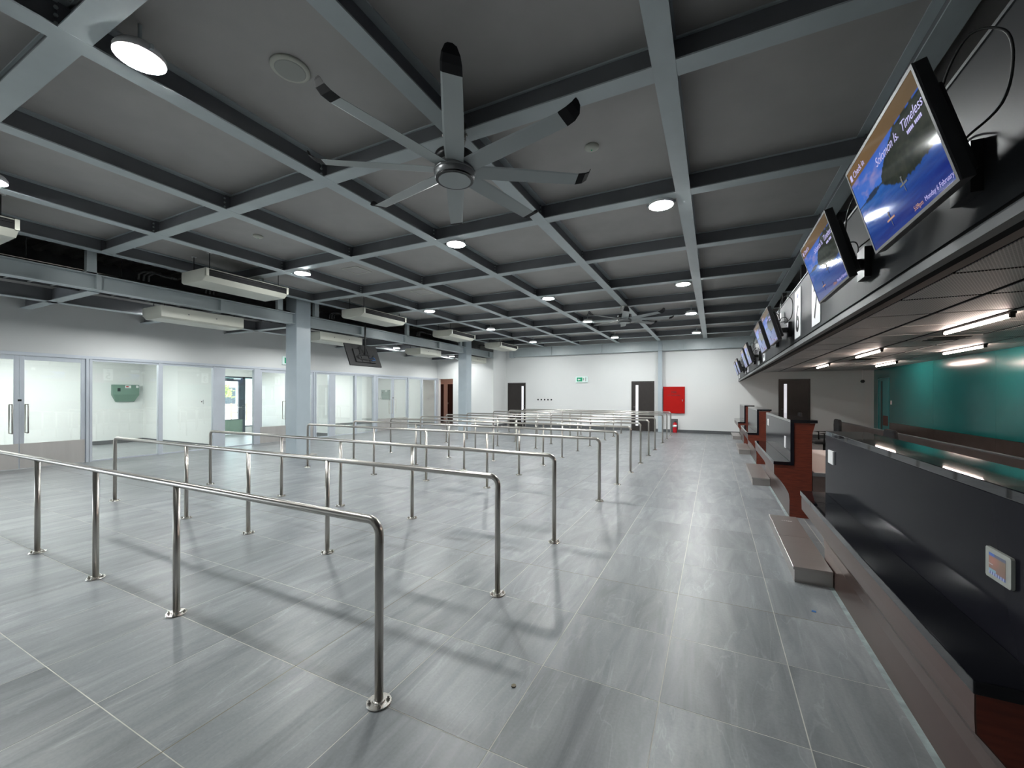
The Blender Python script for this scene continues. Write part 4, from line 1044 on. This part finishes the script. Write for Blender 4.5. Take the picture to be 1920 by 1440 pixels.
def make_tv():
    t = thing('display_screen', '', 'screen', (.83, 0, 2.3), 'display screens along the bulkhead')
    wd = .715
    c = (TOP + BOT) / 2
    MB().obox(c - nrm * .020, uy, uz, nrm, wd/2, hh/2, .018).build('casing', 'black', t, bevel=.003)
    MB().obox(c - nrm * .055 - uz * .02, uy, uz, nrm, wd/2 - .05, hh/2 - .05, .02).build('rear_housing', 'black', t, bevel=.008)
    e = .012; mb = MB(); q = c - nrm * .0005
    for s in (-1, 1):
        mb.obox(q + uz * s * (hh/2 - e/2), uy, uz, nrm, wd/2, e/2, .0025); mb.obox(q + uy * s * (wd/2 - e/2), uy, uz, nrm, e/2, hh/2 - e, .0025)
    mb.build('bezel', mat('bezel_satin', (.05, .05, .055), .45, .3), t)
    o = BOT + uz * e - uy * (wd/2 - e) - uy * 0 + nrm * .0006
    scn = paint_screen('screen', wd - 2*e, hh - 2*e, lagoon, 150, 84, tuple(o), tuple(uy), tuple(uz), t, .85, 'lagoon')
    def P(u, v, d=.001): return o + uy * (u * (wd - 2*e)) + uz * (v * (hh - 2*e)) + nrm * d
    M['lav'] = M.get('lav') or mat('screen_lavender_text', (0, 0, 0), .5, emit=(.42, .38, .75), es=.8)
    tx = lambda s, sz, u, v, m='lav', sh=0, xs=1: add_text(s, sz, m, 'screen_text', t, P(u, v), tuple(uy), tuple(uz), ext=.0002, shear=sh, xs=xs)
    tx('Check in', .038, .085, .872)
    MB().obox(P(.045, .905), uy, uz, nrm, .011, .013, .0004).build('screen_icon', 'lav', t)
    tx('Solomon Is.  Timeless', .046, .40, .70, 'lav', .35, 1.0)
    mb = MB()
    for q in range(11):
        if q != 5: mb.obox(P(.80 + .0145 * q, .65), uy, uz, nrm, .0036, .006, .0003)
    mb.build('small_print', 'lav', t)
    tx('5:09pm', .024, .60, .035, 'texto'); tx('Monday 6 February', .024, .725, .035)
    for (u, v, m_, sc) in ((.60, .33, 'ink', 1.0), (.34, .16, 'texto', 1.2)):
        mb = MB()
        mb.obox(P(u, v, .0012), uy, uz, nrm, .030 * sc, .0035, .0004); mb.build('canoe', m_, t)
        mb = MB(); mb.obox(P(u - .005, v + .045, .0013), uy, uz, nrm, .004, .014, .0004); mb.obox(P(u - .005, v + .06, .0013), (uy + uz * .5), uz, nrm, .010, .0015, .0004); mb.obox(P(u, v - .045, .0013), uy, uz, nrm, .002, .012, .0003)
        mb.build('paddler', 'ink', t)
    mb = MB(); mb.obox((.74, 0, 2.27), (1, 0, 0), (0, 1, 0), (0, 0, 1), .075, .02, .03); mb.obox((.815, 0, 2.27), (1, 0, 0), (0, 1, 0), (0, 0, 1), .0165, .07, .09)
    mb.obox((.69, 0, 2.27), uz, (0, 1, 0), nrm, .10, .09, .006); mb.build('wall_bracket', 'black', t)
    MB().tube(smooth([(.69, .05, 2.33), (.73, .07, 2.42), (.79, .09, 2.44), (.81, .095, 2.40), (.80, .09, 2.33)]), .004, 6).build('cable', 'cable', t)
    MB().tube(smooth([(.70, -.10, 2.42), (.70, -.16, 2.55), (.74, -.21, 2.64), (.80, -.25, 2.60), (.815, -.26, 2.50), (.80, -.24, 2.38), (.75, -.16, 2.33)]), .004, 6).build('cable', 'cable', t)
    return t
tv0 = make_tv()
for k, ((a, b), lb) in enumerate(zip(TY, sl)):
    tv = tv0 if k == 0 else copy_tree(tv0)
    tv.location = (.83, (a+b)/2, 2.3); tv['label'] = lb
# white power boxes on the fascia beside screens
for k, (y, lb) in enumerate(((2.62, 'white power box on the bulkhead between the first two screens'), (6.52, 'white power box above the third screen'), (10.15, 'white power box near the fifth screen'), (12.55, 'white power box near the farthest screens'))):
    t = thing('power_box', lb, 'socket', (.83, y, 2.5))
    B(.795, .8315, y - .055, y + .055, 2.46, 2.58).build('box', 'whitep', t, bevel=.004)
    B(.78, .795, y - .03, y + .03, 2.47, 2.50).build('plug', 'black', t)
    MB().tube([(.80, y, 2.70), (.79, y - .02, 2.66), (.785, y, 2.60)], .004, 6).build('lead', 'whitep', t)

# small things on the floor
tag(MB().lathe([(.012, .0), (.012, .006)], (-.905, 1.87, .0005), 10).build('floor_screw', 'texto' if False else 'joint'), 'tiny brass screw lying on the tiles before the nearest rail', 'screw')
tag(MB().prism([(.60, 3.42), (.625, 3.415), (.63, 3.44), (.605, 3.445)], 'z', .0005, .002).build('tape_scrap', 'bluec'), 'tiny scrap of blue tape on the floor by the nearest counter', 'tape')
